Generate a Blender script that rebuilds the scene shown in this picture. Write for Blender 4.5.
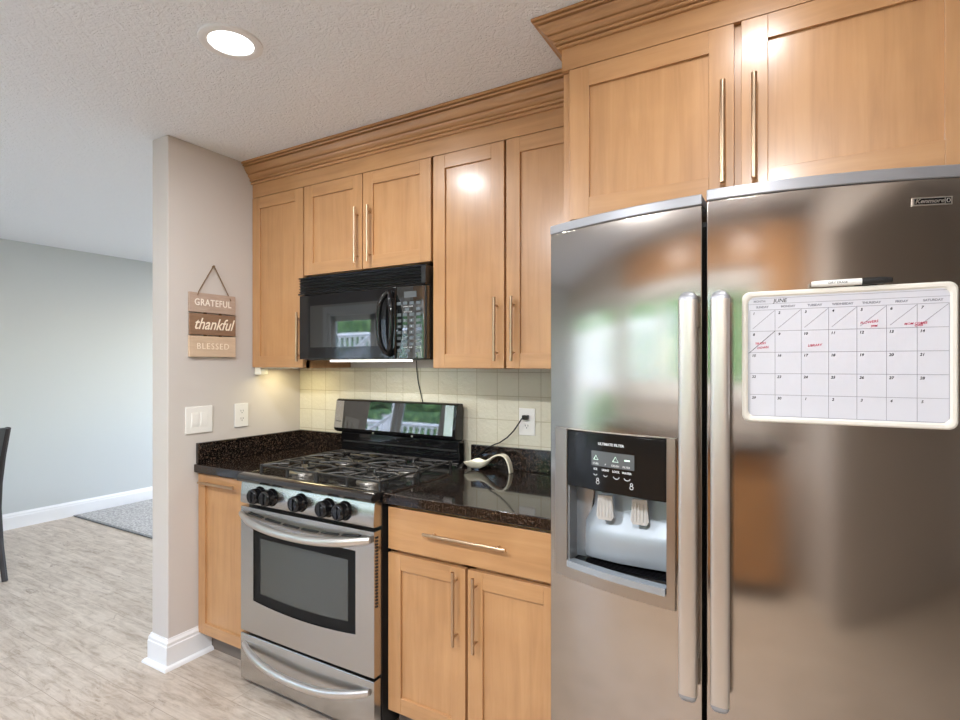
import bpy, bmesh, math, random
from mathutils import Vector, Matrix
random.seed(7)
S = bpy.context.scene
for o in list(bpy.data.objects): bpy.data.objects.remove(o)
R = math.radians

# ------------------------------------------------------------------ camera
cd = bpy.data.cameras.new('camera'); cam = bpy.data.objects.new('camera', cd)
S.collection.objects.link(cam); S.camera = cam
cam.location = (2.479, -2.204, 1.388); cam.rotation_euler = (R(90), 0, R(30.108))
cd.sensor_width = 36; cd.lens = 543.2/960*36; cd.shift_y = 4.7/960; cd.clip_start = .02; cd.clip_end = 200

# ------------------------------------------------------------------ world, exposure
w = bpy.data.worlds.new('sky'); S.world = w; w.use_nodes = True
wn = w.node_tree.nodes; sky = wn.new('ShaderNodeTexSky'); sky.sky_type = 'NISHITA'
sky.sun_elevation = R(48); sky.sun_rotation = R(20); sky.sun_disc = False
w.node_tree.links.new(sky.outputs[0], wn['Background'].inputs[0]); wn['Background'].inputs[1].default_value = 1.5
S.view_settings.view_transform = 'Standard'; S.view_settings.look = 'None'
S.view_settings.exposure = 0.57; S.view_settings.gamma = 1; S.view_settings.use_curve_mapping = False

DOWNLIGHT_W = [7.5, 2.6, 33, 33, 15, 15, 11]; DOWNLIGHT_COL = (.955, .975, 1.0)
def area(name, loc, rot, sx, sy, watts, col=(1, 1, 1), shape='RECTANGLE', portal=False):
    l = bpy.data.lights.new(name, 'AREA'); l.shape = shape; l.size = sx
    if shape == 'RECTANGLE': l.size_y = sy
    l.energy = watts; l.color = col; l.cycles.is_portal = portal
    o = bpy.data.objects.new(name, l); S.collection.objects.link(o); o.location = loc; o.rotation_euler = rot
    return o
DL = [(.888, -1.079), (2.38, -1.03), (.888, -2.6), (2.38, -2.6), (-2.6, 2.4), (-1.3, 2.4), (-1.3, .9)]  # last one is unseen, added to brighten the living room
for (x, y), watts in zip(DL, DOWNLIGHT_W): area('downlight_lamp', (x, y, 2.425), (0, 0, 0), .13, .13, watts, DOWNLIGHT_COL, 'DISK')
# daylight entering through the glass door, the sink window and the dining room window
area('door_portal', (-1.70, -3.70, 1.05), (R(90), 0, 0), 2.3, 2.06, 1, portal=True)
area('window_portal', (1.2, -3.70, 1.585), (R(90), 0, 0), 2.8, .83, 1, portal=True)
area('living_window_portal', (-1.7, 3.60, 1.45), (R(-90), 0, 0), 2.4, 1.3, 1, portal=True)
sn = bpy.data.lights.new('sun', 'SUN'); sn.energy = 2.5; sn.angle = R(1); sn.color = (1, .96, .9)
so = bpy.data.objects.new('sun', sn); S.collection.objects.link(so); so.rotation_euler = Vector((1, -.04, 1.15)).to_track_quat('Z', 'Y').to_euler()

# ------------------------------------------------------------------ materials
M = {}
def mat(name, col, rough=.5, metal=0, **k):
    m = bpy.data.materials.new(name); m.use_nodes = True; b = m.node_tree.nodes['Principled BSDF']
    b.inputs['Base Color'].default_value = (*col, 1); b.inputs['Roughness'].default_value = rough; b.inputs['Metallic'].default_value = metal
    for a, v in k.items(): b.inputs[a.replace('_', ' ')].default_value = v
    M[name] = m; return m
def srgb(r, g, b): return tuple(((c/255)/12.92 if c/255 <= .04045 else ((c/255+.055)/1.055)**2.4) for c in (r, g, b))
class NT:
    def __init__(s, m): s.t = m.node_tree; s.n = s.t.nodes; s.b = s.n['Principled BSDF']
    def new(s, ty, **k):
        n = s.n.new('ShaderNode'+ty)
        for a, v in k.items(): setattr(n, a, v)
        return n
    def l(s, a, b): s.t.links.new(a, b)
    def pos(s, sc, rot=(0, 0, 0), loc=(0, 0, 0)):
        g = s.new('NewGeometry'); mp = s.new('Mapping'); mp.inputs['Scale'].default_value = sc
        mp.inputs['Rotation'].default_value = rot; mp.inputs['Location'].default_value = loc
        s.l(g.outputs['Position'], mp.inputs['Vector']); return mp.outputs[0]
    def noise(s, vec, scale, detail=3, rough=.5, dist=0):
        n = s.new('TexNoise'); n.inputs['Scale'].default_value = scale; n.inputs['Detail'].default_value = detail
        n.inputs['Roughness'].default_value = rough; n.inputs['Distortion'].default_value = dist
        s.l(vec, n.inputs['Vector']); return n.outputs['Fac']
    def ramp(s, f, stops):
        r = s.new('ValToRGB'); e = r.color_ramp.elements
        while len(e) < len(stops): e.new(.5)
        for q, (p, c) in zip(e, stops): q.position = p; q.color = (*c, 1)
        s.l(f, r.inputs[0]); return r.outputs[0]
    def mix(s, f, a, b, mode='MIX'):
        m = s.new('Mix', data_type='RGBA', blend_type=mode)
        if isinstance(f, float): m.inputs[0].default_value = f
        else: s.l(f, m.inputs[0])
        for v, i in ((a, 6), (b, 7)):
            if isinstance(v, tuple): m.inputs[i].default_value = (*v, 1)
            else: s.l(v, m.inputs[i])
        return m.outputs[2]
    def bump(s, h, st, d=.002):
        b = s.new('Bump'); b.inputs['Strength'].default_value = st; b.inputs['Distance'].default_value = d
        s.l(h, b.inputs['Height']); s.l(b.outputs[0], s.b.inputs['Normal'])
def wood(name, sc, c1, c2, c3, rough=.33, rot=(0,0,0)):
    m = mat(name, c2, rough); t = NT(m)
    v = t.pos(sc, rot); f = t.noise(v, 1.0, 5, .6, .6)
    big = t.noise(t.pos((1, 1, 1)), 4.5, 3, .5, .3)
    col = t.ramp(f, [(.25, c1), (.5, c2), (.78, c3)])
    col = t.mix(.35, col, t.ramp(big, [(.3, c1), (.7, c3)]))
    t.l(col, t.b.inputs['Base Color']); t.b.inputs['Coat Weight'].default_value = .35; t.b.inputs['Coat Roughness'].default_value = .18
    t.bump(f, .06, .001); return m
H1, H2, H3 = srgb(166, 121, 78), srgb(186, 139, 93), srgb(200, 154, 107)
wood('maple_vertical', (34, 34, 2.2), H1, H2, H3)
wood('maple_horizontal', (2.2, 34, 34), H1, H2, H3)
wood('maple_return', (34, 2.2, 34), H1, H2, H3)
WV, WH = 'maple_vertical', 'maple_horizontal'
wood('sign_wood_grey', (2, 12, 90), srgb(170, 146, 130), srgb(186, 162, 145), srgb(200, 178, 162), .7)
wood('sign_wood_brown', (2, 12, 90), srgb(122, 92, 70), srgb(142, 110, 86), srgb(156, 124, 98), .7)
wood('sign_wood_pale', (2, 12, 90), srgb(200, 172, 144), srgb(214, 188, 160), srgb(224, 200, 174), .7)
wood('deck_wood', (3, 30, 30), srgb(160, 152, 142), srgb(180, 172, 162), srgb(194, 188, 178), .8)

def wall_mat(name, c):
    m = mat(name, c, .75); t = NT(m); t.bump(t.noise(t.pos((1, 1, 1)), 160, 3), .08, .001)
wall_mat('paint_greige', srgb(208, 201, 195)); wall_mat('paint_living_daylit', srgb(200, 204, 203))  # living walls: the cool tint is mostly daylight put into the colour
wall_mat('paint_white', srgb(232, 232, 230))
mat('trim_white', srgb(238, 238, 238), .35)
# ceiling: stomped plaster
m = mat('ceiling_plaster', srgb(243, 246, 250), .85); t = NT(m)
v = t.pos((1, 1, 1)); n1 = t.noise(v, 22, 2, .5, 2.4); n2 = t.noise(v, 60, 3, .6, 1.2)
t.bump(t.mix(.5, t.ramp(n1, [(.42, (0, 0, 0)), (.56, (1, 1, 1))]), t.ramp(n2, [(.4, (0, 0, 0)), (.62, (1, 1, 1))])), .55, .006)
# floor: grey-beige laminate planks running along x
m = mat('floor_planks', (.5, .45, .4), .42); t = NT(m)
br = t.new('TexBrick'); br.offset = .37; br.offset_frequency = 2
for k, q in (('Scale', 1), ('Mortar Size', .0014), ('Mortar Smooth', .3), ('Bias', 0), ('Brick Width', 1.22), ('Row Height', .18)): br.inputs[k].default_value = q
br.inputs['Color1'].default_value = (0, 0, 0, 1); br.inputs['Color2'].default_value = (1, 1, 1, 1); br.inputs['Mortar'].default_value = (.5, .5, .5, 1)
t.l(t.pos((1, 1, 1), loc=(.3, .06, 0)), br.inputs['Vector'])
va = t.new('VectorMath', operation='MULTIPLY_ADD'); t.l(br.outputs['Color'], va.inputs[0]); va.inputs[1].default_value = (7, 3, 5); t.l(t.pos((1.3, 9, 9)), va.inputs[2])
g = t.noise(va.outputs[0], 1.6, 6, .62, 1.1); g2 = t.noise(va.outputs[0], .8, 4, .6, 2.0)
vb = t.new('VectorMath', operation='MULTIPLY_ADD'); t.l(br.outputs['Color'], vb.inputs[0]); vb.inputs[1].default_value = (3, 9, 5); t.l(t.pos((4, 70, 70)), vb.inputs[2])
g3 = t.noise(vb.outputs[0], 1.0, 4, .6, .3)
col = t.ramp(g, [(.32, srgb(152, 134, 117)), (.46, srgb(192, 177, 160)), (.58, srgb(218, 206, 190)), (.75, srgb(196, 181, 164))])
col = t.mix(.35, col, t.ramp(g2, [(.36, srgb(142, 125, 109)), (.5, srgb(200, 189, 176)), (.66, srgb(218, 210, 200))]))
col = t.mix(.38, col, t.ramp(g3, [(.38, srgb(150, 134, 119)), (.6, srgb(216, 207, 196))]))
col = t.mix(.10, col, br.outputs['Color'], 'SOFT_LIGHT')
kn = t.noise(t.pos((2.4, 7, 7)), 1.9, 7, .75, 1.2); kmask = t.ramp(kn, [(.60, (0, 0, 0)), (.68, (.75, .75, .75))])
mo = t.noise(t.pos((7, 22, 22)), 1.0, 8, .72, .8); col = t.mix(.42, col, t.ramp(mo, [(.36, srgb(138, 122, 106)), (.5, srgb(200, 188, 174)), (.66, srgb(224, 215, 204))]))
col = t.mix(kmask, col, srgb(126, 108, 92))
col = t.mix(br.outputs['Fac'], col, srgb(166, 152, 138)); col = t.mix(1.0, col, (.90, .865, .83), 'MULTIPLY'); t.l(col, t.b.inputs['Base Color'])
t.bump(g3, .05, .001)
# carpet
m = mat('carpet_grey', srgb(176, 180, 184), .95); t = NT(m); n = t.noise(t.pos((1, 1, 1)), 55, 5, .75)
t.l(t.ramp(n, [(.34, srgb(128, 126, 124)), (.5, srgb(172, 170, 168)), (.66, srgb(212, 210, 207))]), t.b.inputs['Base Color']); t.bump(n, .6, .01)
# granite
m = mat('granite', (.02, .015, .012), .06); t = NT(m)
vo = t.new('TexVoronoi'); vo.inputs['Scale'].default_value = 190; t.l(t.pos((1, 1, 1)), vo.inputs['Vector'])
n = t.noise(t.pos((1, 1, 1)), 120, 4, .8); n2 = t.noise(t.pos((1, 1, 1)), 300, 2, .6)
col = t.ramp(n, [(.47, srgb(9, 8, 8)), (.56, srgb(30, 23, 20)), (.63, srgb(104, 82, 68)), (.70, srgb(18, 15, 14))])
col = t.mix(t.ramp(n2, [(.64, (0, 0, 0)), (.72, (1, 1, 1))]), col, srgb(150, 134, 120))
col = t.mix(t.ramp(vo.outputs['Distance'], [(.10, (1, 1, 1)), (.22, (0, 0, 0))]), col, srgb(84, 64, 54)); t.l(col, t.b.inputs['Base Color'])
t.b.inputs['Specular IOR Level'].default_value = .6
# tile
m = mat('glazed_tile', srgb(222, 214, 186), .12); t = NT(m)
g = t.new('NewGeometry'); sp = t.new('SeparateXYZ'); cb = t.new('CombineXYZ'); t.l(g.outputs['Position'], sp.inputs[0])
a1 = t.new('Math', operation='ADD'); a1.inputs[1].default_value = 1.09-.098; t.l(sp.outputs[0], a1.inputs[0]); t.l(a1.outputs[0], cb.inputs[0])
a2 = t.new('Math', operation='ADD'); a2.inputs[1].default_value = -1.027; t.l(sp.outputs[2], a2.inputs[0]); t.l(a2.outputs[0], cb.inputs[1])
br = t.new('TexBrick'); br.offset = 0; br.squash = 1
for k, q in (('Scale', 1), ('Mortar Size', .0016), ('Mortar Smooth', .35), ('Bias', 0), ('Brick Width', .109), ('Row Height', .109)): br.inputs[k].default_value = q
br.inputs['Color1'].default_value = (*srgb(222, 217, 198), 1); br.inputs['Color2'].default_value = (*srgb(217, 211, 190), 1); br.inputs['Mortar'].default_value = (*srgb(186, 176, 146), 1)
t.l(cb.outputs[0], br.inputs['Vector']); t.l(br.outputs['Color'], t.b.inputs['Base Color'])
b1 = t.new('Bump'); b1.invert = True; b1.inputs['Strength'].default_value = .6; b1.inputs['Distance'].default_value = .002; t.l(br.outputs['Fac'], b1.inputs['Height'])
b2 = t.new('Bump'); b2.inputs['Strength'].default_value = .75; b2.inputs['Distance'].default_value = .004; t.l(t.noise(t.pos((1, 1, 1)), 48, 2, .5, .5), b2.inputs['Height'])
t.l(b1.outputs[0], b2.inputs['Normal']); t.l(b2.outputs[0], t.b.inputs['Normal'])
# metals
def steel(name, c, rough, aniso, sc):
    m = mat(name, c, rough, 1); t = NT(m); n = t.noise(t.pos(sc), 1, 3, .6)
    mr = t.new('MapRange'); mr.inputs[3].default_value = rough-.01; mr.inputs[4].default_value = rough+.01; t.l(n, mr.inputs[0]); t.l(mr.outputs[0], t.b.inputs['Roughness'])
    tg = t.new('Tangent'); tg.direction_type = 'RADIAL'; tg.axis = 'Z'; t.l(tg.outputs[0], t.b.inputs['Tangent'])
    t.b.inputs['Anisotropic'].default_value = aniso; t.b.inputs['Anisotropic Rotation'].default_value = 0
steel('fridge_steel', srgb(188, 179, 170), .14, .88, (500, 500, 3))
steel('range_steel', srgb(190, 187, 183), .25, .3, (2, 2, 60))
mat('satin_steel', srgb(216, 210, 204), .38, 1); mat('nickel', srgb(196, 170, 142), .28, 1)
mat('cap_silver', srgb(164, 165, 170), .4, .5)
mat('black_gloss', (.006, .006, .007), .07)
mat('black_mirror', (.012, .014, .014), .03, 0, IOR=2.0)
mat('black_plastic', (.015, .015, .015), .35); mat('black_matte', (.01, .01, .01), .6)
mat('cast_iron', (.028, .026, .025), .42); mat('enamel', (.02, .018, .017), .12, 0, Coat_Weight=.6)
mat('burner_cap', (.02, .02, .02), .3); mat('burner_alu', srgb(150, 146, 140), .4, .9)
mat('grey_plastic', srgb(150, 156, 162), .4); mat('grey_metallic', srgb(170, 178, 186), .25, .6)
mat('clear_plastic', srgb(200, 200, 198), .2, .2)
mat('dark_recess', srgb(120, 122, 124), .5)
mat('white_plastic', srgb(240, 238, 233), .35); mat('almond_plastic', srgb(236, 232, 216), .35)
mat('board_white', srgb(212, 212, 220), .25); mat('frame_white', srgb(232, 227, 217), .3)
mat('ink_grey', srgb(140, 140, 150), .6); mat('ink_black', srgb(40, 40, 48), .6); mat('ink_red', srgb(196, 48, 84), .6)
mat('sign_letters', srgb(250, 236, 216), .6); mat('sign_letters_white', srgb(244, 234, 222), .6)
mat('rope', srgb(128, 104, 80), .9); mat('ceramic', srgb(244, 236, 212), .12, 0, Coat_Weight=.6)
mat('label_white', srgb(220, 222, 224), .5); mat('lcd', srgb(92, 96, 98), .2)
mat('button_grey', srgb(96, 104, 108), .35); mat('chair_black', srgb(44, 40, 40), .45); mat('chair_seat', srgb(86, 90, 92), .6)
mat('oven_glass', (.05, .055, .05), .04, 0, IOR=1.7); mat('oven_glass_border', (.008, .008, .008), .3, 0, Specular_IOR_Level=.15); mat('panel_black', (.008, .008, .008), .12, 0, Specular_IOR_Level=.3); mat('chute_silver', srgb(160, 168, 176), .45, .4); mat('bezel_steel', srgb(176, 166, 156), .3, 1)
mat('toe_kick', srgb(118, 108, 98), .6)
mat('bark', srgb(92, 76, 60), .9); mat('railing_white', srgb(240, 240, 240), .5)
m = mat('foliage', srgb(60, 100, 52), .7); t = NT(m); n = t.noise(t.pos((1, 1, 1)), 6, 5, .7)
t.l(t.ramp(n, [(.35, srgb(30, 62, 40)), (.52, srgb(70, 112, 60)), (.7, srgb(140, 170, 100))]), t.b.inputs['Base Color'])
mat('bounce_patio', srgb(206, 202, 196), .8); m = mat('grass', srgb(96, 122, 66), .9)
def emit(name, c, st):
    m = mat(name, (.8, .8, .8), .4); b = m.node_tree.nodes['Principled BSDF']
    b.inputs['Emission Color'].default_value = (*c, 1); b.inputs['Emission Strength'].default_value = st
emit('lamp_diffuser', (1, .98, .95), 5.0); emit('cooktop_lamp', (1, .95, .85), 2.5); emit('under_lamp', (1, .86, .35), 3.0); emit('lcd_green', (.35, .9, .6), .5)
m = bpy.data.materials.new('window_glass'); m.use_nodes = True; nt = m.node_tree; nt.nodes.remove(nt.nodes['Principled BSDF'])
tr = nt.nodes.new('ShaderNodeBsdfTransparent'); gl = nt.nodes.new('ShaderNodeBsdfGlossy'); gl.inputs['Roughness'].default_value = .02
mx = nt.nodes.new('ShaderNodeMixShader'); mx.inputs[0].default_value = .06
nt.links.new(tr.outputs[0], mx.inputs[1]); nt.links.new(gl.outputs[0], mx.inputs[2]); nt.links.new(mx.outputs[0], nt.nodes['Material Output'].inputs[0]); M['window_glass'] = m

# ------------------------------------------------------------------ mesh builder
class MB:
    def __init__(s): s.v = []; s.f = []; s.m = []; s.mats = []
    def mi(s, name):
        if name not in s.mats: s.mats.append(name)
        return s.mats.index(name)
    def add(s, vs, fs, m):
        o = len(s.v); s.v += [tuple(v) for v in vs]; i = s.mi(m)
        for f in fs: s.f.append(tuple(o+k for k in f)); s.m.append(i)
        return s
    def box(s, x0, x1, y0, y1, z0, z1, m):
        vs = [(x, y, z) for x in (x0, x1) for y in (y0, y1) for z in (z0, z1)]
        return s.add(vs, [(0, 1, 3, 2), (4, 6, 7, 5), (0, 4, 5, 1), (2, 3, 7, 6), (0, 2, 6, 4), (1, 5, 7, 3)], m)
    def prism(s, pts, axis, a, b, m):
        """closed 2-D outline extruded along an axis; pts are the other two coordinates in x,y,z order"""
        def P(p, t):
            l = list(p); l.insert(axis, t); return tuple(l)
        n = len(pts); vs = [P(p, a) for p in pts]+[P(p, b) for p in pts]
        return s.add(vs, [tuple(range(n))[::-1], tuple(range(n, 2*n))]+[(i, (i+1) % n, n+(i+1) % n, n+i) for i in range(n)], m)
    def tube(s, path, r, m, n=10, closed=False, flat=1.0, caps=True):
        P = [Vector(p) for p in path]; N = len(P); rs = r if isinstance(r, (list, tuple)) else [r]*N; vs = []
        up = None
        for i, p in enumerate(P):
            d = (P[(i+1) % N]-P[i-1]) if closed else (P[min(i+1, N-1)]-P[max(i-1, 0)]); d.normalize()
            if up is None:
                up = Vector((0, 0, 1)) if abs(d.z) < .9 else Vector((0, 1, 0))
            a = d.cross(up).normalized(); b = a.cross(d).normalized(); up = b
            for k in range(n):
                t = 2*math.pi*k/n; vs.append(p+a*math.cos(t)*rs[i]+b*math.sin(t)*rs[i]*flat)
        fs = []
        for i in range(N if closed else N-1):
            for k in range(n):
                j = (i+1) % N; fs.append((i*n+k, i*n+(k+1) % n, j*n+(k+1) % n, j*n+k))
        if not closed and caps: fs += [tuple(range(n))[::-1], tuple((N-1)*n+k for k in range(n))]
        return s.add(vs, fs, m)
    def lathe(s, prof, c, axis, m, n=32):
        """prof: (radius, offset along axis)"""
        A = {'x': Vector((1, 0, 0)), 'y': Vector((0, 1, 0)), 'z': Vector((0, 0, 1)), '-y': Vector((0, -1, 0)), '-z': Vector((0, 0, -1))}.get(axis, None) if isinstance(axis, str) else Vector(axis).normalized()
        u = A.orthogonal().normalized(); w_ = A.cross(u); c = Vector(c); vs = []
        for r, h in prof:
            for k in range(n):
                t = 2*math.pi*k/n; vs.append(c+A*h+(u*math.cos(t)+w_*math.sin(t))*r)
        fs = [(i*n+k, i*n+(k+1) % n, (i+1)*n+(k+1) % n, (i+1)*n+k) for i in range(len(prof)-1) for k in range(n)]
        fs += [tuple(range(n))[::-1], tuple((len(prof)-1)*n+k for k in range(n))]
        return s.add(vs, fs, m)
    def build(s, name, parent=None, bevel=0, smooth=False, seg=2):
        me = bpy.data.meshes.new(name); me.from_pydata(s.v, [], s.f)
        for n in s.mats: me.materials.append(M[n])
        for p, i in zip(me.polygons, s.m): p.material_index = i; p.use_smooth = smooth or bevel > 0
        bm = bmesh.new(); bm.from_mesh(me); bmesh.ops.recalc_face_normals(bm, faces=bm.faces)
        if smooth or bevel > 0:
            for e in bm.edges:
                if len(e.link_faces) == 2 and e.calc_face_angle(0) > R(38): e.smooth = False
        bm.to_mesh(me); bm.free()
        o = bpy.data.objects.new(name, me); S.collection.objects.link(o)
        if parent:
            base = world_loc(parent); me.transform(Matrix.Translation(-base)); o.parent = parent; BASE[o] = base
        else:
            BASE[o] = Vector((0, 0, 0))
        if bevel:
            b = o.modifiers.new('bevel', 'BEVEL'); b.width = bevel; b.segments = seg; b.limit_method = 'ANGLE'; b.angle_limit = R(50); b.harden_normals = True
        return o
BASE = {}
def world_loc(o): return BASE[o]
def thing(name, label, cat, loc, group=None):
    o = bpy.data.objects.new(name, None); S.collection.objects.link(o); o.location = loc; o.empty_display_size = .05
    BASE[o] = Vector(loc); o['label'] = label; o['category'] = cat
    if group: o['group'] = group
    return o
def tag(o, label, cat, group=None):
    o['label'] = label; o['category'] = cat
    if group: o['group'] = group
    return o
def struct(o, label=None):
    o['kind'] = 'structure'
    if label: o['label'] = label
    return o
def rebase(o, loc):
    """move the origin of a one-mesh thing to its base"""
    loc = Vector(loc); o.data.transform(Matrix.Translation(-loc)); o.location = loc; BASE[o] = loc; return o
def text(mb, s, size, m, fn, align='CENTER', ext=.0006, shear=0, sp=1.0, xs=1.0, bold=0):
    """lettering as solid mesh; fn maps (along, up, out) to a place in the room"""
    c = bpy.data.curves.new('lettering', 'FONT'); c.body = s; c.size = size; c.align_x = align; c.align_y = 'CENTER'
    c.extrude = ext/2; c.shear = shear; c.space_character = sp; c.resolution_u = 3; c.offset = bold
    o = bpy.data.objects.new('lettering', c); S.collection.objects.link(o)
    dg = bpy.context.evaluated_depsgraph_get(); dg.update(); me = o.evaluated_get(dg).to_mesh()
    vs = [fn(v.co.x*xs, v.co.y, v.co.z+ext/2) for v in me.vertices]; fs = [tuple(p.vertices) for p in me.polygons]
    mb.add(vs, fs, m); o.evaluated_get(dg).to_mesh_clear(); bpy.data.objects.remove(o); bpy.data.curves.remove(c)
def front(x, y, z): return lambda a, b, c: (x+a, y-c, z+b)       # surface facing the kitchen (-y)
def side(x, y, z): return lambda a, b, c: (x+c, y+a, z+b)        # surface facing +x

# ------------------------------------------------------------------ room shell
HC = 2.44; YF = -3.6
struct(MB().box(-3.35, 5.8, -3.75, 3.75, -.12, 0, 'floor_planks').build('floor'))
struct(MB().box(-3.35, 5.8, -3.75, 3.75, HC, HC+.12, 'ceiling_plaster').build('ceiling'))
struct(MB().box(-3.37, -3.25, -3.75, 3.75, 0, HC, 'paint_living_daylit').build('wall_left'))
struct(MB().box(3.35, 3.47, -3.75, -2.55, 0, HC, 'paint_greige').box(3.35, 3.47, -.95, .12, 0, HC, 'paint_greige').box(3.35, 3.47, -2.55, -.95, 2.06, HC, 'paint_greige').build('wall_right'))
struct(MB().box(3.47, 5.6, -.90, -.80, 0, HC, 'paint_greige').box(3.47, 5.6, -2.70, -2.60, 0, HC, 'paint_greige').box(5.6, 5.7, -2.7, -.8, 0, HC, 'paint_greige').build('wall_added_hallway'))  # unseen hallway, added as something dark for the refrigerator door to reflect
struct(MB().box(-.128, 3.47, 0, .12, 0, HC, 'paint_greige').build('wall_back'))
struct(MB().box(-.128, 0, -.772, 0, 0, HC, 'paint_greige').build('wall_partition', bevel=.004))
struct(MB().box(-.128, .012, .12, 3.5, 0, HC, 'paint_living_daylit').build('wall_living_right'))
wb = MB(); x0, x1 = -2.9, -.5
wb.box(-3.25, x0, 3.5, 3.62, 0, HC, 'paint_living_daylit'); wb.box(x1, .012, 3.5, 3.62, 0, HC, 'paint_living_daylit')
wb.box(x0, x1, 3.5, 3.62, 0, .8, 'paint_living_daylit'); wb.box(x0, x1, 3.5, 3.62, 2.1, HC, 'paint_living_daylit'); struct(wb.build('wall_living_back'))
wb = MB(); a0, a1, b0, b1 = -2.85, -.55, -.2, 2.6
for q in ((-3.25, a0, 0, HC), (a0, a1, 2.06, HC), (a1, b0, 0, HC), (b0, b1, 0, 1.17), (b0, b1, 2.0, HC), (b1, 3.35, 0, HC)):
    wb.box(q[0], q[1], YF-.12, YF, q[2], q[3], 'paint_greige')
struct(wb.build('wall_front'))
def base_prof(t=.014, h=.135): return [(0, 0), (t, 0), (t, h-.035), (t-.003, h-.03), (t-.003, h-.018), (t-.009, h-.006), (t-.010, h), (0, h)]
struct(MB().prism([(-3.25+p[0], p[1]) for p in base_prof()], 1, YF, 3.5, 'trim_white').build('baseboard_left'))
# baseboard wrapping the partition end, with quarter round
bm_ = MB()
def wrap_prof(mb, prof, m):
    """profile (projection, height) carried round the partition end with mitred corners"""
    n = len(prof); V = []
    for p in prof: V.append((p[0], -.565, p[1]))
    for p in prof: V.append((p[0], -.772-p[0], p[1]))
    for p in prof: V.append((-.128-p[0], -.772-p[0], p[1]))
    for p in prof: V.append((-.128-p[0], .12, p[1]))
    F = [(k*n+i, k*n+(i+1) % n, (k+1)*n+(i+1) % n, (k+1)*n+i) for k in range(3) for i in range(n)]+[tuple(range(n)), tuple(range(3*n, 4*n))]
    mb.add(V, F, m)
wrap_prof(bm_, [(.0004, 0)]+base_prof()[1:-1]+[(.0004, .135)], 'trim_white')
wrap_prof(bm_, [(.0142, 0), (.032, 0), (.0305, .007), (.0265, .0135), (.020, .0175), (.0142, .018)], 'trim_white')
struct(bm_.build('baseboard_partition'))
# glass sliding door (behind the camera; seen in the appliances)
def glazing(name, x0, x1, z0, z1, y, n, fw=.06):
    f = MB()
    f.box(x0, x1, y-.10, y+.01, z1-.04, z1, 'trim_white'); f.box(x0, x1, y-.10, y+.01, z0, z0+.04, 'trim_white')
    f.box(x0, x0+.04, y-.10, y+.01, z0, z1, 'trim_white'); f.box(x1-.04, x1, y-.10, y+.01, z0, z1, 'trim_white')
    W = (x1-x0-.08)/n
    for i in range(n):
        u0 = x0+.04+i*W; u1 = u0+W; yy = y-.04-.03*(i % 2)
        for q in ((u0, u0+fw, z0+.04, z1-.04), (u1-fw, u1, z0+.04, z1-.04), (u0, u1, z0+.04, z0+.04+fw), (u0, u1, z1-.04-fw, z1-.04)):
            f.box(q[0], q[1], yy-.015, yy+.015, q[2], q[3], 'trim_white')
    fr = struct(f.build(name))
    g = MB()
    for i in range(n):
        u0 = x0+.04+i*W; g.box(u0+fw, u0+W-fw, y-.044-.03*(i % 2), y-.038-.03*(i % 2), z0+.04+fw, z1-.04-fw, 'window_glass')
    g.build('pane', fr)
    return fr
glazing('door_1', a0, a1, 0, 2.06, YF, 3, .07)
glazing('window_1', b0, b1, 1.17, 2.0, YF, 3, .05)
glazing('window_2', x0, x1, .8, 2.1, 3.6, 3, .05)
cas = MB()
for q in ((a0-.08, a0, 0, 2.14), (a1, a1+.08, 0, 2.14), (a0, a1, 2.06, 2.14), (b0-.07, b0, 1.1, 2.04), (b1, b1+.07, 1.1, 2.04), (b0, b1, 1.10, 1.17), (b0, b1, 2.0, 2.04)):
    cas.box(q[0], q[1], YF, YF+.018, q[2], q[3], 'trim_white')
struct(cas.build('trim_1'))

# ------------------------------------------------------------------ cabinetry
def door_mb(x0, x1, z0, z1, y, st=.058, t=.020, rec=.009, slab=False):
    """shaker door whose face lies at y (facing -y)"""
    b = MB()
    if slab: return b.box(x0, x1, y, y+t, z0, z1, WH)
    b.box(x0, x0+st, y, y+t, z0, z1, WV); b.box(x1-st, x1, y, y+t, z0, z1, WV)
    b.box(x0+st, x1-st, y, y+t, z0, z0+st, WH); b.box(x0+st, x1-st, y, y+t, z1-st, z1, WH)
    b.box(x0+st-.003, x1-st+.003, y+rec, y+t-.003, z0+st-.003, z1-st+.003, WV)
    return b
def bar_handle(parent, x, z0, z1, y, horiz=False, z=None, r=.006):
    """slim bar pull on two posts; y is the door face"""
    b = MB(); yy = y-.025
    if horiz:
        b.tube([(z0, yy, z), (z1, yy, z)], r, 'nickel', 14)
        for q in (z0+.035, z1-.035): b.tube([(q, y, z), (q, yy, z)], r*.75, 'nickel', 10)
    else:
        b.tube([(x, yy, z0), (x, yy, z1)], r, 'nickel', 14)
        for q in (z0+.032, z1-.032): b.tube([(x, y, q), (x, yy, q)], r*.75, 'nickel', 10)
    return b.build('handle', parent, smooth=True)
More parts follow.
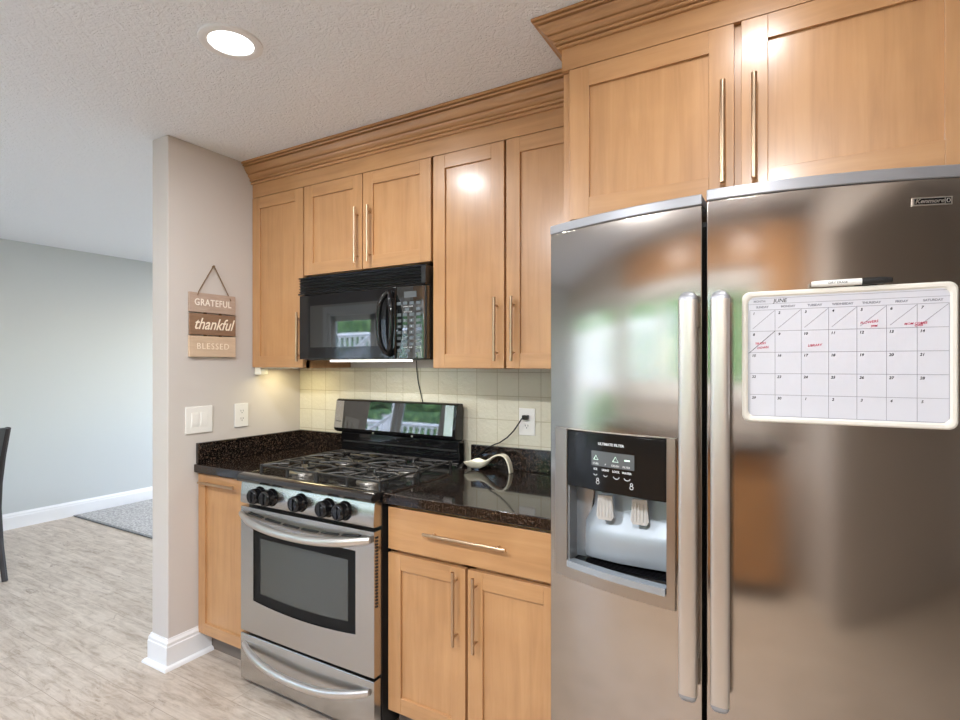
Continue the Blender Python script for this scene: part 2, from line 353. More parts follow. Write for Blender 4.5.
def upper(name, label, x0, x1, z0, z1, yf, doors, z_split, group='maple wall cabinets above the range wall'):
    t = thing(name, label, 'cabinet', ((x0+x1)/2, 0, z0), group)
    c = MB(); yb = yf+.022
    c.box(x0, x0+.018, yb, -.001, z0, z1, 'maple_vertical'); c.box(x1-.018, x1, yb, -.001, z0, z1, 'maple_vertical')
    c.box(x0+.018, x1-.018, yb, -.001, z0+.012, z0+.03, WH); c.box(x0+.018, x1-.018, yb, -.001, z1-.018, z1, WH)
    c.box(x0+.018, x1-.018, -.012, -.001, z0+.03, z1-.018, WV)
    c.box(x0, x1, yb-.001, yb+.018, z0, z0+.03, WH); c.box(x0, x1, yb-.001, yb+.018, z1-.05, z1, WH)
    for q in (x0, x1-.03): c.box(q, q+.03, yb-.001, yb+.018, z0, z1, WV)
    if len(doors) > 1: c.box(doors[0][1]-.02, doors[0][1]+.03, yb-.001, yb+.018, z0, z1, WV)
    c.build('carcass', t)
    for (dx0, dx1, hx, h0, h1) in doors:
        d = door_mb(dx0, dx1, z0+.002, z1-.003, yf).build('door', t, bevel=.0012); bar_handle(d, hx, h0, h1, yf)
    return t
YU = -.33
upper('wall_cabinet', 'tall single door maple wall cabinet in the corner left of the microwave', .003, .3885, 1.372, 2.264, YU, [(.006, .3855, .368, 1.404, 1.644)], 0)
upper('wall_cabinet', 'short two door maple wall cabinet above the black microwave', .3905, 1.1555, 1.822, 2.264, YU, [(.394, .770, .745, 1.852, 2.106), (.775, 1.152, .822, 1.852, 2.106)], 0)
upper('wall_cabinet', 'tall two door maple wall cabinet between microwave and refrigerator', 1.158, 1.851, 1.372, 2.264, YU, [(1.165, 1.500, 1.469, 1.403, 1.650), (1.510, 1.848, 1.543, 1.403, 1.650)], 0)
# cabinet over the refrigerator
YFC = -.63
t = thing('wall_cabinet', 'deep two door maple cabinet above the stainless refrigerator', 'cabinet', (2.36, 0, 1.826))
c = MB(); cx0, cx1 = 1.856, 2.86; z0, z1 = 1.826, 2.291; yb = YFC+.022
c.box(cx0, cx0+.018, yb, -.001, z0, z1, WV); c.box(cx1-.018, cx1, yb, -.001, z0, z1, WV)
c.box(cx0+.018, cx1-.018, yb, -.001, z0, z0+.018, WH); c.box(cx0+.018, cx1-.018, yb, -.001, z1-.018, z1, WH); c.box(cx0+.018, cx1-.018, -.012, -.001, z0, z1, WV)
c.box(cx0, cx0+.035, yb-.001, yb+.018, z0, z1, WV); c.box(cx1-.035, cx1, yb-.001, yb+.018, z0, z1, WV); c.box(2.31, 2.39, yb-.001, yb+.018, z0, z1, WV)
c.build('carcass', t)
for (dx0, dx1, hx) in ((1.882, 2.340, 2.315), (2.357, 2.832, 2.389)):
    d = door_mb(dx0, dx1, z0+.004, z1-.003, YFC, st=.062).build('door', t, bevel=.0012); bar_handle(d, hx, 1.866, 2.134, YFC, r=.007)
# crown mouldings with frieze boards
def crown_prof(y, z0, dy, z1):
    h = z1-z0
    P = [(0, 0), (.12, 0), (.17, .03), (.17, .08), (.08, .10), (.08, .125), (.22, .14), (.27, .17), (.27, .22), (.16, .24), (.30, .30), (.40, .36), (.45, .42), (.33, .44), (.50, .48), (.60, .54), (.68, .62), (.74, .70), (.80, .74), (.66, .765), (.66, .785), (.88, .80), (.93, .85), (.78, .87), (.78, .885), (1, .90), (1, .91), (1, 1), (0, 1)]
    return [(y-p[0]*dy, z0+p[1]*h) for p in P]
c = MB(); c.box(.003, 1.853, YU+.004, YU+.024, 2.265, 2.345, WH)
c.prism(crown_prof(YU+.004, 2.335, .066, 2.4385), 0, .001, 1.853, WH); c.box(.003, 1.853, YU+.020, -.001, 2.42, 2.4385, WH)
tag(rebase(c.build('crown_molding'), (.93, YU, 2.265)), 'long stepped maple crown molding over the left wall cabinets', 'molding')
c = MB(); c.box(cx0, cx1, YFC+.004, YFC+.024, 2.292, 2.375, WH); c.box(cx0, cx0+.018, YFC+.02, -.001, 2.292, 2.4385, 'maple_return')
pr = crown_prof(YFC+.004, 2.360, .072, 2.4385)
off = [(YFC+.004-p[0], p[1]) for p in pr]           # projection, height
n = len(off); vs = []
for (o_, z) in off: vs.append((cx1, YFC+.004-o_, z))
for (o_, z) in off: vs.append((cx0-o_, YFC+.004-o_, z))       # mitred corner
for (o_, z) in off: vs.append((cx0-o_, -.402, z))
fs = [tuple(range(n)), tuple(range(2*n, 3*n))[::-1]]
f1 = [(i, (i+1) % n, n+(i+1) % n, n+i) for i in range(n)]; f2 = [(n+i, n+(i+1) % n, 2*n+(i+1) % n, 2*n+i) for i in range(n)]
c.add(vs, f1+[fs[0]], WH); c.add(vs, f2+[fs[1]], 'maple_return')
tag(rebase(c.build('crown_molding'), (2.36, YFC, 2.292)), 'short maple crown molding wrapping the corner above the refrigerator cabinet', 'molding')

def base_cab(label, x0, x1, doors, drawer=None, dh=None, side_r=True):
    t = thing('base_cabinet', label, 'cabinet', ((x0+x1)/2, -.3, 0)); yf = -.63; yb = yf+.022
    c = MB()
    c.box(x0, x0+.018, yb, -.002, .10, .876, WV); c.box(x1-.018, x1, yb, -.002, .10, .876, WV)
    c.box(x0+.018, x1-.018, yb, -.002, .10, .118, WH); c.box(x0+.018, x1-.018, -.014, -.002, .118, .876, WV)
    c.box(x0, x1, yb-.001, yb+.018, .845, .876, WH); c.box(x0, x1, yb-.001, yb+.018, .10, .13, WH)
    for q in (x0, x1-.03): c.box(q, q+.03, yb-.001, yb+.018, .10, .876, WV)
    if drawer: c.box(x0, x1, yb-.001, yb+.018, .68, .72, WH)
    if len(doors) > 1: c.box(doors[0][1]-.02, doors[0][1]+.03, yb-.001, yb+.018, .10, .70, WV)
    c.build('carcass', t)
    k = MB(); k.box(x0, x1, -.56, -.545, 0, .10, 'toe_kick'); k.build('toe_kick', t)
    if drawer:
        d = door_mb(*drawer, yf, slab=True).build('drawer', t, bevel=.0018); bar_handle(d, 0, dh[0], dh[1], yf, True, dh[2])
    for q in doors:
        dx0, dx1, dz0, dz1 = q[:4]; d = door_mb(dx0, dx1, dz0, dz1, yf, st=q[7] if len(q) > 7 else .058).build('door', t, bevel=.0012)
        if q[4] == 'h': bar_handle(d, 0, q[5][0], q[5][1], yf, True, q[6])
        else: bar_handle(d, q[4], q[5], q[6], yf)
    return t
base_cab('narrow maple base cabinet between grey wall and range, bar pull across its top', .003, .393, [(.006, .390, .108, .868, 'h', (.045, .305), .832, .052)])
base_cab('maple base cabinet with one wide drawer over two doors, right of the range', 1.168, 1.858,
         [(1.172, 1.508, .108, .692, 1.473, .430, .682), (1.518, 1.855, .108, .692, 1.552, .425, .677)], (1.172, 1.855, .706, .862), (1.347, 1.675, .791))
# countertops
def ctop(x0, x1, left):
    c = MB(); c.box(x0, x1, -.650, -.002, .8765, .914, 'granite'); c.box(x0, x1, -.022, -.002, .9145, 1.014, 'granite')
    if left: c.box(x0, x0+.020, -.640, -.022, .9145, 1.014, 'granite')
    o = rebase(c.build('countertop', bevel=.003), ((x0+x1)/2, -.32, .8765)); return o
tag(ctop(.002, .397, True), 'short dark speckled granite countertop in the corner left of the range', 'countertop')
tag(ctop(1.163, 1.868, False), 'dark speckled granite countertop with spoon rest, right of the range', 'countertop')
o = rebase(MB().box(.001, 1.868, -.008, -.0005, 1.0145, 1.372, 'glazed_tile').box(.3975, 1.1625, -.008, -.0005, .88, 1.014, 'glazed_tile').build('tile_backsplash'), (.93, 0, .88))
tag(o, 'cream square tile backsplash between countertops and wall cabinets', 'backsplash')

# ------------------------------------------------------------------ refrigerator
def fy(x): return -.725-.095*(1-((x-2.337)/.46)**2)
def nrm(x):
    d = .19*(x-2.337)/.46**2; v = Vector((d, -1)); v.normalize(); return v
def fp(x, z, off=0): n = nrm(x); return (x+n.x*off, fy(x)+n.y*off, z)
def fsurf(cx, cz, base=0): return lambda a, b, c: fp(cx+a, cz+b, base+c)
def lin(a, b, n): return [a+(b-a)*i/n for i in range(n+1)]
def curved_slab(mb, xs, zs, o0, o1, m, hole=None, back_y=None, fp=fp):
    """plate following the bowed door front between offsets o0 (inner) and o1 (outer)"""
    nx, nz = len(xs), len(zs); V = []
    for z in zs:
        for x in xs: V.append(fp(x, z, o1))
    for z in zs:
        for x in xs: V.append((x, back_y, z) if back_y is not None else fp(x, z, o0))
    N = nx*nz; F = []
    cell = lambda i, j: hole and hole[0]-1e-6 <= (xs[i]+xs[i+1])/2 <= hole[1]+1e-6 and hole[2] <= (zs[j]+zs[j+1])/2 <= hole[3]
    inside = lambda i, j: 0 <= i < nx-1 and 0 <= j < nz-1 and not cell(i, j)
    for j in range(nz-1):
        for i in range(nx-1):
            if cell(i, j): continue
            a, b, c, d = j*nx+i, j*nx+i+1, (j+1)*nx+i+1, (j+1)*nx+i
            F += [(a, b, c, d), (N+d, N+c, N+b, N+a)]
            if not inside(i, j-1): F.append((a, N+a, N+b, b))
            if not inside(i, j+1): F.append((d, c, N+c, N+d))
            if not inside(i-1, j): F.append((a, d, N+d, N+a))
            if not inside(i+1, j): F.append((b, N+b, N+c, c))
    return mb.add(V, F, m)
fr = thing('refrigerator', 'stainless steel side by side refrigerator with ice dispenser and bowed doors', 'refrigerator', (2.335, -.4, 0))
FX0, FX1, SM0, SM1 = 1.8565, 2.812, 2.2875, 2.2975
b = MB(); b.box(1.872, 2.802, -.66, -.03, .03, 1.765, 'grey_plastic'); b.box(1.90, 2.78, -.64, -.08, 0, .03, 'black_plastic')
b.box(1.885, 2.79, -.672, -.66, .10, 1.75, 'black_matte'); b.build('body', fr)
b = MB(); b.box(1.875, 2.80, -.70, -.66, .015, .088, 'black_plastic'); b.build('toe_grille', fr)
DX = (1.922, 2.206, .822, 1.205)
b = MB(); xs = sorted(set(lin(FX0, DX[0], 2)+lin(DX[0], DX[1], 12)+lin(DX[1], SM0, 3))); zs = [.10, .40, DX[2], 1.0, DX[3], 1.45, 1.769]
curved_slab(b, xs, zs, 0, 0, 'fridge_steel', DX, -.676); fd = b.build('freezer_door', fr, bevel=.003)
b = MB(); curved_slab(b, lin(SM1, FX1, 16), [.10, .5, 1, 1.4, 1.776], 0, 0, 'fridge_steel', None, -.676); rd = b.build('refrigerator_door', fr, bevel=.003)
b = MB(); curved_slab(b, lin(FX0, SM0, 12), [1.7695, 1.795], 0, .002, 'cap_silver', None, -.676); b.build('top_cap', fd, bevel=.003)
b = MB(); curved_slab(b, lin(SM1, FX1, 14), [1.7765, 1.803], 0, .002, 'cap_silver', None, -.676); b.build('top_cap', rd, bevel=.003)
def fridge_handle(parent, xa, xb, z0, z1):
    b = MB(); xc = (xa+xb)/2; w_ = (xb-xa)/2; yo = fy(xc)-.058
    prof = [(-1, .0), (-1, -.55), (-.93, -.82), (-.8, -.93), (-.4, -1.0), (0, -1.03), (.4, -1.0), (.8, -.93), (.93, -.82), (1, -.55), (1, 0)]
    pts = [(xc+p[0]*w_, yo+.018+p[1]*.018) for p in prof]
    b.prism([(p[0], p[1]) for p in pts], 2, z0+.02, z1-.02, 'satin_steel')
    # rounded end caps
    for (zz, s) in ((z1-.02, 1), (z0+.02, -1)):
        k = 7; n = len(pts); V = []; yc = yo+.018
        for i in range(k+1):
            a = math.pi/2*i/k; sc = math.cos(a) if i < k else .05
            V += [(xc+(p[0]-xc)*sc, yc+(p[1]-yc)*sc+.0, zz+s*math.sin(a)*.02) for p in pts]
        F = [(i*n+j, i*n+(j+1) % n, (i+1)*n+(j+1) % n, (i+1)*n+j) for i in range(k) for j in range(n)]+[tuple(k*n+j for j in range(n))]
        b.add(V, F, 'cap_silver')
    for z in (z0+.05, z1-.05): b.box(xc-w_*.6, xc+w_*.6, yo+.016, fy(xc)+.002, z-.03, z+.03, 'satin_steel')
    return b.build('handle', parent, smooth=True)
fridge_handle(fd, 2.242, 2.283, .600, 1.559); fridge_handle(rd, 2.312, 2.352, .597, 1.557)
# dispenser
b = MB(); BX = (1.880, 2.228, .786, 1.208)
xs = sorted(set([BX[0], 1.905, DX[0]]+lin(DX[0], DX[1], 10)+[2.216, BX[1]]))
curved_slab(b, xs, [BX[2], DX[2], 1.0, DX[3], BX[3]], 0, .007, 'bezel_steel', (DX[0], DX[1], DX[2], DX[3])); b.build('dispenser_bezel', fd, bevel=.002)
b = MB(); curved_slab(b, lin(DX[0]+.001, DX[1]-.001, 10), [1.048, 1.203], -.03, .006, 'panel_black'); b.build('dispenser_control_panel', fd, bevel=.002)
b = MB(); curved_slab(b, lin(2.003, 2.125, 5), [1.116, 1.156], .005, .0068, 'lcd'); b.build('display', fd)
b = MB(); pf = lambda x, z: fsurf(x, z, .0066)
text(b, 'ULTIMATE FILTER', .0095, 'label_white', pf(2.060, 1.176), bold=.0002)
for x, s in ((2.015, 'ICE'), (2.045, 'LIGHT'), (2.075, 'LOCK'), (2.105, 'WATER')): text(b, s, .0075, 'label_white', pf(x, 1.107), bold=.0002)
for x, s in ((2.016, 'CUBE'), (2.045, 'F'), (2.073, 'CRUSH'), (2.104, 'FILTER')): text(b, s, .007, 'label_white', pf(x, 1.122))
for x, r in ((2.015, .005), (2.045, .005), (2.076, .008), (2.106, .008)):
    b.tube([fp(x+r*math.cos(a), 1.094+r*.7*math.sin(a), .0070) for a in [math.pi+math.pi*i/8 for i in range(9)]], .0008, 'label_white', 6)
b.build('printed_symbols', fd); b = MB()
for x in (2.022, 2.118):
    for dz, r in ((0, .0045), (.008, .0032)): b.tube([fp(x+r*math.cos(a), 1.072+dz+r*math.sin(a), .0070) for a in [2*math.pi*i/10 for i in range(10)]], .0008, 'label_white', 6, closed=True)
b.build('printed_symbols', fd)
b = MB()
for x, s in ((2.017, .011), (2.074, .013)):
    b.tube([fp(x-s*.6, 1.133, .0075), fp(x, 1.133+s, .0075), fp(x+s*.6, 1.133, .0075), fp(x-s*.6, 1.133, .0075)], .0007, 'lcd_green', 6)
b.box(2.098, 2.112, fy(2.105)-.0085, fy(2.105)-.0065, 1.138, 1.142, 'lcd_green'); b.build('display_symbols', fd)
yb = -.680
b = MB(); rx0, rx1, rz0, rz1 = DX[0], DX[1], DX[2], 1.06
b.box(rx0, rx1, yb-.003, yb, rz0, rz1+.1, 'grey_metallic')
b.box(rx0+.0003, rx0+.004, -.744, yb, rz0, 1.2, 'dark_recess'); b.box(rx1-.004, rx1-.0003, -.79, yb, rz0, 1.2, 'grey_metallic')
b.box(rx0, rx1, -.745, yb, rz0-.003, rz0, 'black_plastic'); b.build('dispenser_recess', fd)
# moulded back wall sloping into the tray
b = MB(); pts = [(-.683, 1.05), (-.690, 1.05), (-.694, 1.02), (-.700, .985), (-.712, .955), (-.732, .935), (-.740, .92), (-.742, .90), (-.738, .865), (-.730, .845), (-.683, .845)]
n = len(pts); V = []; sx = [(2.000, .0), (1.985, .12), (1.965, .35), (1.955, .7), (1.952, 1)]
for x, s in ((1.952, 0), (1.962, .7), (1.985, 1), (2.06, 1.06), (2.13, 1.06), (2.185, 1), (2.2045, .9)):
    V += [(x+(.030*min(1, max(0, (p[1]-.935)/.06)) if x < 2 else 0), -.683+(p[0]+.683)*s*.72-(.010 if x > 2 else .0)*s, p[1]) for p in pts]
k = 7; F = [(i*n+j, i*n+(j+1) % n, (i+1)*n+(j+1) % n, (i+1)*n+j) for i in range(k-1) for j in range(n)]+[tuple(range(n)), tuple((k-1)*n+j for j in range(n))]
b.add(V, F, 'chute_silver'); b.build('dispenser_chute', fd, smooth=True)
for x in (2.028, 2.122):
    b = MB(); y = -.735; b.prism([(x-.020, 1.030), (x+.020, 1.030), (x+.024, .972), (x+.018, .962), (x-.018, .962), (x-.024, .972)], 1, y-.009, y+.001, 'clear_plastic')
    for i in range(5): b.box(x-.018+.009*i-.0015, x-.018+.009*i+.0015, y-.011, y-.009, .970, 1.020, 'clear_plastic')
    b.build('dispenser_paddle', fd, bevel=.002)
    b = MB(); b.lathe([(.024, 0), (.022, .018), (.015, .028)], (x, y+.012, 1.062), '-z', 'grey_metallic', 20); b.build('nozzle', fd, smooth=True)
b = MB(); curved_slab(b, lin(DX[0]+.002, DX[1]-.002, 10), [.818, .836], -.02, .010, 'grey_metallic')
b.box(DX[0]+.004, DX[1]-.004, -.755, yb-.004, .822, .828, 'black_plastic')
for i in range(7): b.box(DX[0]+.010, DX[1]-.010, -.75+i*.009, -.7465+i*.009, .828, .835, 'black_gloss')
b.build('drip_tray', fd)
# maker's badge
b = MB(); curved_slab(b, lin(2.691, 2.760, 6), [1.720, 1.737], 0, .0030, 'satin_steel'); curved_slab(b, lin(2.694, 2.746, 5), [1.7225, 1.7345], .0025, .0036, 'black_gloss')
curved_slab(b, lin(2.748, 2.757, 2), [1.7225, 1.7345], .0025, .0036, 'black_gloss')
text(b, 'Kenmore', .0125, 'satin_steel', fsurf(2.720, 1.7285, .0036), shear=.25, bold=.0002, xs=1.05)
b.tube([fp(2.7525+.003*math.cos(a), 1.7285+.004*math.sin(a), .004) for a in [2*math.pi*i/10 for i in range(10)]], .0007, 'satin_steel', 6, closed=True)
b.build('badge', rd)

# ------------------------------------------------------------------ whiteboard calendar and marker on the right door
def fb(x, z, off=0): return (x, -.8205+.048*(x-2.374)-off, z)      # the rigid board lies flat against the bowed door
def bsurf(cx, cz, base=0): return lambda a, b, c: fb(cx+a, cz+b, base+c)
wbd = thing('whiteboard_calendar', 'white magnetic dry erase calendar with red notes on the refrigerator door', 'calendar', fb(2.57, 1.262, 0))
BX0, BX1, BZ0, BZ1 = 2.374, 2.757, 1.259, 1.553
b = MB(); curved_slab(b, lin(BX0+.01, BX1-.01, 12), [BZ0+.01, BZ1-.01], .0005, .006, 'board_white', fp=fb); b.build('writing_surface', wbd)
b = MB()
r = .016; path = []
for (cx, cz, a0_) in ((BX1-r, BZ1-r, 0), (BX0+r, BZ1-r, 90), (BX0+r, BZ0+r, 180), (BX1-r, BZ0+r, 270)):
    path += [(cx+r*math.cos(R(a0_+i*15)), cz+r*math.sin(R(a0_+i*15))) for i in range(7)]
dense = []
for i, p in enumerate(path):
    q = path[(i+1) % len(path)]; dense.append(p); L = math.hypot(q[0]-p[0], q[1]-p[1])
    if L > .05: dense += [(p[0]+(q[0]-p[0])*j/8, p[1]+(q[1]-p[1])*j/8) for j in range(1, 8)]
cxm, czm = (BX0+BX1)/2, (BZ0+BZ1)/2; n = len(dense); V = []
def inset(p, d):
    rr = .016; hx, hz = (BX1-BX0)/2, (BZ1-BZ0)/2
    return (cxm+(p[0]-cxm)*(hx-d)/hx, czm+(p[1]-czm)*(hz-d)/hz)
rings = [(0, .0005), (0, .006), (.003, .0095), (.009, .0095), (.0125, .0062), (.0125, .0005)]
for d, o_ in rings: V += [fb(*inset(p, d), o_) for p in dense]
F = [(i*n+j, i*n+(j+1) % n, ((i+1) % 6)*n+(j+1) % n, ((i+1) % 6)*n+j) for i in range(6) for j in range(n)]
b.add(V, F, 'frame_white'); b.build('frame', wbd, smooth=True)
GX0, GX1, GZ0, GZ1 = 2.390, 2.743, 1.273, 1.511; CW = (GX1-GX0)/7; RH = (GZ1-GZ0)/5; OB = .0061
def stroke(mb, x0, z0, x1, z1, wd, m, o_=OB):
    n = max(1, int(abs(x1-x0)/.05)+1); L = math.hypot(x1-x0, z1-z0); px, pz = -(z1-z0)/L*wd/2, (x1-x0)/L*wd/2
    V = []
    for i in range(n+1):
        x = x0+(x1-x0)*i/n; z = z0+(z1-z0)*i/n
        V += [fb(x+px, z+pz, o_), fb(x-px, z-pz, o_), fb(x+px, z+pz, o_+.0003), fb(x-px, z-pz, o_+.0003)]
    F = []
    for i in range(n):
        a, c_ = i*4, i*4+4; F += [(a+2, a+3, c_+3, c_+2), (a, c_, c_+1, a+1), (a, a+2, c_+2, c_), (a+1, c_+1, c_+3, a+3)]
    F += [(0, 1, 3, 2), (n*4, n*4+2, n*4+3, n*4+1)]; mb.add(V, F, m)
b = MB()
for i in range(8): stroke(b, GX0+i*CW, GZ0, GX0+i*CW, GZ1, .0008, 'ink_grey')
for j in range(6): stroke(b, GX0, GZ0+j*RH, GX1, GZ0+j*RH, .0008, 'ink_grey')
stroke(b, GX0-.003, GZ1+.0135, GX1+.003, GZ1+.0135, .0007, 'ink_grey'); stroke(b, GX0-.003, BZ1-.016, GX1+.003, BZ1-.016, .0007, 'ink_grey')
stroke(b, GX0-.003, GZ0-.002, GX0-.003, BZ1-.016, .0007, 'ink_grey'); stroke(b, GX1+.003, GZ0-.002, GX1+.003, BZ1-.016, .0007, 'ink_grey')
b.build('grid_lines', wbd)
T = lambda x, z: bsurf(x, z, OB)
b = MB(); text(b, 'MONTH:', .0062, 'ink_grey', T(GX0+.020, GZ1+.0195), ext=.0003, bold=.0002); b.build('printed_heading', wbd)
for i, s in enumerate(['SUNDAY', 'MONDAY', 'TUESDAY', 'WEDNESDAY', 'THURSDAY', 'FRIDAY', 'SATURDAY']):
    b = MB(); text(b, s, .0062, 'ink_grey', T(GX0+(i+.5)*CW, GZ1+.0065), ext=.0003, bold=.0003); b.build('printed_heading', wbd)
b = MB(); text(b, 'JUNE', .0115, 'ink_black', T(GX0+.060, GZ1+.0195), ext=.0003, shear=.15, bold=.0001)
days = list(range(1, 31))+[1, 2, 3, 4, 5]
for k, d in enumerate(days):
    i, j = k % 7, k//7; text(b, str(d), .0078, 'ink_black', T(GX0+i*CW+.008, GZ1-j*RH-.0075), ext=.0003, shear=.2, bold=.0002)
b.build('handwritten_dates', wbd)
b = MB()
for i in range(7): stroke(b, GX0+i*CW+.006, GZ1-RH+.006, GX0+(i+1)*CW-.001, GZ1-.002, .0009, 'ink_grey', OB+.0002)
stroke(b, GX0-.002, GZ1-2*RH-.002, GX0+CW, GZ1-RH, .0010, 'ink_black', OB+.0002); b.build('crossed_out_strokes', wbd)
b = MB()
def note(s, x, z, size, tilt=.12):
    b = MB(); text(b, s, size*.78, 'ink_red', lambda a, c, d: fb(x+a, z+c+a*tilt, OB+.0004+d), ext=.0003, shear=.15, bold=.0001)
    b.build('red_note', wbd)
note('FLOWERS', GX0+4.42*CW, GZ1-.72*RH, .0090); note('7PM', GX0+4.58*CW, GZ1-.90*RH, .0085)
note('MOM COMES', GX0+5.95*CW, GZ1-.83*RH, .0080, .05); note('OVER', GX0+6.05*CW, GZ1-1.0*RH+.004, .0070, .05)
note('TRASH', GX0+.42*CW, GZ1-1.58*RH, .0090, .1); note('DOWN', GX0+.52*CW, GZ1-1.78*RH, .0085, .1)
note('LIBRARY', GX0+2.50*CW, GZ1-1.70*RH, .0088, .06)
mk = thing('dry_erase_marker', 'white dry erase marker with black cap lying along the top edge of the calendar', 'marker', fb(2.575, BZ1, .01))
mz = BZ1+.0085
b = MB(); b.tube([fb(x, mz+.001, .0085) for x in lin(2.510, 2.600, 5)], [.0055, .0068, .007, .007, .007, .007], 'white_plastic', 16)
text(b, 'DRY ERASE', .007, 'ink_black', lambda a, c, d: fb(2.558+a, mz+.001+c, .0152+d), ext=.0004); b.build('barrel', mk, smooth=True)
b = MB(); b.tube([fb(x, mz+.001, .0085) for x in lin(2.600, 2.652, 4)], [.0078, .0078, .0075, .0070, .0045], 'black_plastic', 16)
b.build('cap', mk, smooth=True)

# ------------------------------------------------------------------ gas range
rg = thing('gas_range', 'freestanding stainless and black gas range between the two countertops', 'range', (.778, -.36, 0))
X0, X1 = .401, 1.157; XC = (X0+X1)/2; YR = -.688
b = MB(); b.box(X0, X1, -.645, -.03, .03, .905, 'black_plastic'); b.build('body', rg)
for x in (X0+.05, X1-.05):
    for y in (-.60, -.08): MB().lathe([(.02, 0), (.016, .03)], (x, y, 0), 'z', 'black_plastic', 12).build('foot', rg)
# cooktop with rolled front lip
b = MB(); prof = [(-.045, .93), (-.045, .895), (-.655, .895), (YR-.006, .884), (YR-.018, .890), (YR-.022, .900), (YR-.018, .911), (YR-.006, .919), (-.665, .922), (-.63, .914), (-.60, .910), (-.10, .910), (-.08, .926)]
b.prism(prof, 0, X0-.002, X1+.002, 'enamel'); ct = b.build('cooktop', rg, bevel=.002)
b = MB(); b.prism([(-.645, .892), (-.645, .792), (YR, .792), (YR-.004, .80), (YR-.001, .84), (YR+.004, .885), (-.68, .892)], 0, X0+.002, X1-.002, 'range_steel')
cp = b.build('control_panel', rg, bevel=.002)
for x in (.528, .604, .776, .926, 1.012):
    b = MB(); c = (x, YR, .838); ax = (0, -1, .03)
    b.lathe([(.037, 0), (.0365, .005), (.033, .009), (.0325, .012), (.031, .013), (.0315, .034), (.030, .043), (.026, .047), (.0225, .0475), (.021, .0455), (.012, .0455), (.011, .047), (.0, .047)], c, ax, 'black_gloss', 36)
    b.box(x-.004, x+.004, YR-.0505, YR-.044, .838-.022, .838+.025, 'black_gloss')
    b.build('knob', rg, smooth=True)
# oven door
b = MB(); dz0, dz1 = .245, .778
WX0, WX1, WZ0, WZ1 = .486, 1.066, .385, .702
def dface(x, z):      # gentle forward crown of the door towards its top edge
    return YR-.004*(1-((x-XC)/.38)**2)
xs = lin(X0+.002, WX0, 2)+lin(WX0, WX1, 12)[1:]+lin(WX1, X1-.002, 2)[1:]
def wz0(x): t_ = (x-(WX0+WX1)/2)/((WX1-WX0)/2); return WZ0-.016*(1-t_*t_)
def wz1(x): t_ = (x-(WX0+WX1)/2)/((WX1-WX0)/2); return WZ1-.006+.0*(1-t_*t_)
V = []; cols = []
for x in xs:
    inside = WX0-1e-6 <= x <= WX1+1e-6
    xx = min(max(x, WX0), WX1)
    cols.append([dz0, wz0(xx), wz1(xx), dz1])
nx = len(xs)
for x, zc in zip(xs, cols): V += [(x, dface(x, z), z) for z in zc]
for x, zc in zip(xs, cols): V += [(x, -.650, z) for z in zc]
N = nx*4; F = []
for i in range(nx-1):
    hole = WX0-1e-6 <= (xs[i]+xs[i+1])/2 <= WX1+1e-6
    for j in range(3):
        if hole and j == 1: continue
        a, b_, c_, d_ = i*4+j, (i+1)*4+j, (i+1)*4+j+1, i*4+j+1; F += [(a, b_, c_, d_), (N+d_, N+c_, N+b_, N+a)]
    F += [(i*4, N+i*4, N+i*4+4, i*4+4), (i*4+3, i*4+7, N+i*4+7, N+i*4+3)]
    if hole: F += [(i*4+1, i*4+5, N+i*4+5, N+i*4+1), (i*4+2, N+i*4+2, N+i*4+6, i*4+6)]
iL = [i for i, x in enumerate(xs) if abs(x-WX0) < 1e-6][0]; iR = [i for i, x in enumerate(xs) if abs(x-WX1) < 1e-6][0]
for i in (iL, iR): F.append((i*4+1, i*4+2, N+i*4+2, N+i*4+1))
for j in range(3): F += [(j, j+1, N+j+1, N+j), ((nx-1)*4+j, N+(nx-1)*4+j, N+(nx-1)*4+j+1, (nx-1)*4+j+1)]
b.add(V, F, 'range_steel'); od = b.build('oven_door', rg)
def window_plate(mb, ins, ya, yb2, m):
    X = lin(WX0+ins, WX1-ins, 14); bot = [(x, wz0(x)+ins) for x in X]; top = [(x, WZ1-.006-ins) for x in X[::-1]]
    mb.prism([(p[0], p[1]) for p in bot+top], 1, ya, yb2, m)
b = MB(); window_plate(b, .0005, -.684, -.660, 'oven_glass_border'); b.build('window_border', od)
b = MB(); window_plate(b, .042, -.6855, -.6842, 'oven_glass'); b.build('window_glass', od)
# arched vent trim above the door and side louvre
b = MB()
for i in range(6):
    t0 = -.88+i*.30; t1 = t0+.24
    P = [(XC+.36*tt, YR-.0065, .762-.026*(1-tt*tt)) for tt in lin(t0, t1, 5)]
    b.tube(P, .0035, 'black_matte', 6)
b.build('vent_slots', od)
b = MB()
for i in range(22): b.box(X1-.0015, X1+.0008, YR+.008, YR+.02, .50+i*.012, .506+i*.012, 'black_matte')
b.build('side_louvre', od)
def bow_handle(parent, xa, xb, z, drop, out, r):
    b = MB(); P = []; rr = []
    for i in range(25):
        tt = -1+2*i/24; k = 1-tt*tt; P.append(((xa+xb)/2+(xb-xa)/2*tt, YR-.006-out*(1-abs(tt)**3.2), z-drop*k)); rr.append(r*(.72+.28*min(1, 4*(1-abs(tt)))))
    b.tube(P, rr, 'satin_steel', 14, flat=1.25)
    return b.build('handle', parent, smooth=True)
bow_handle(od, .412, 1.140, .748, .030, .052, .014)
b = MB(); b.prism([(-.650, .036), (-.650, .232), (YR, .232), (YR-.002, .226), (YR-.002, .042), (YR, .036)], 0, X0+.002, X1-.002, 'range_steel')
sd = b.build('storage_drawer', rg, bevel=.003)
bow_handle(sd, .432, 1.135, .192, .046, .045, .0135)
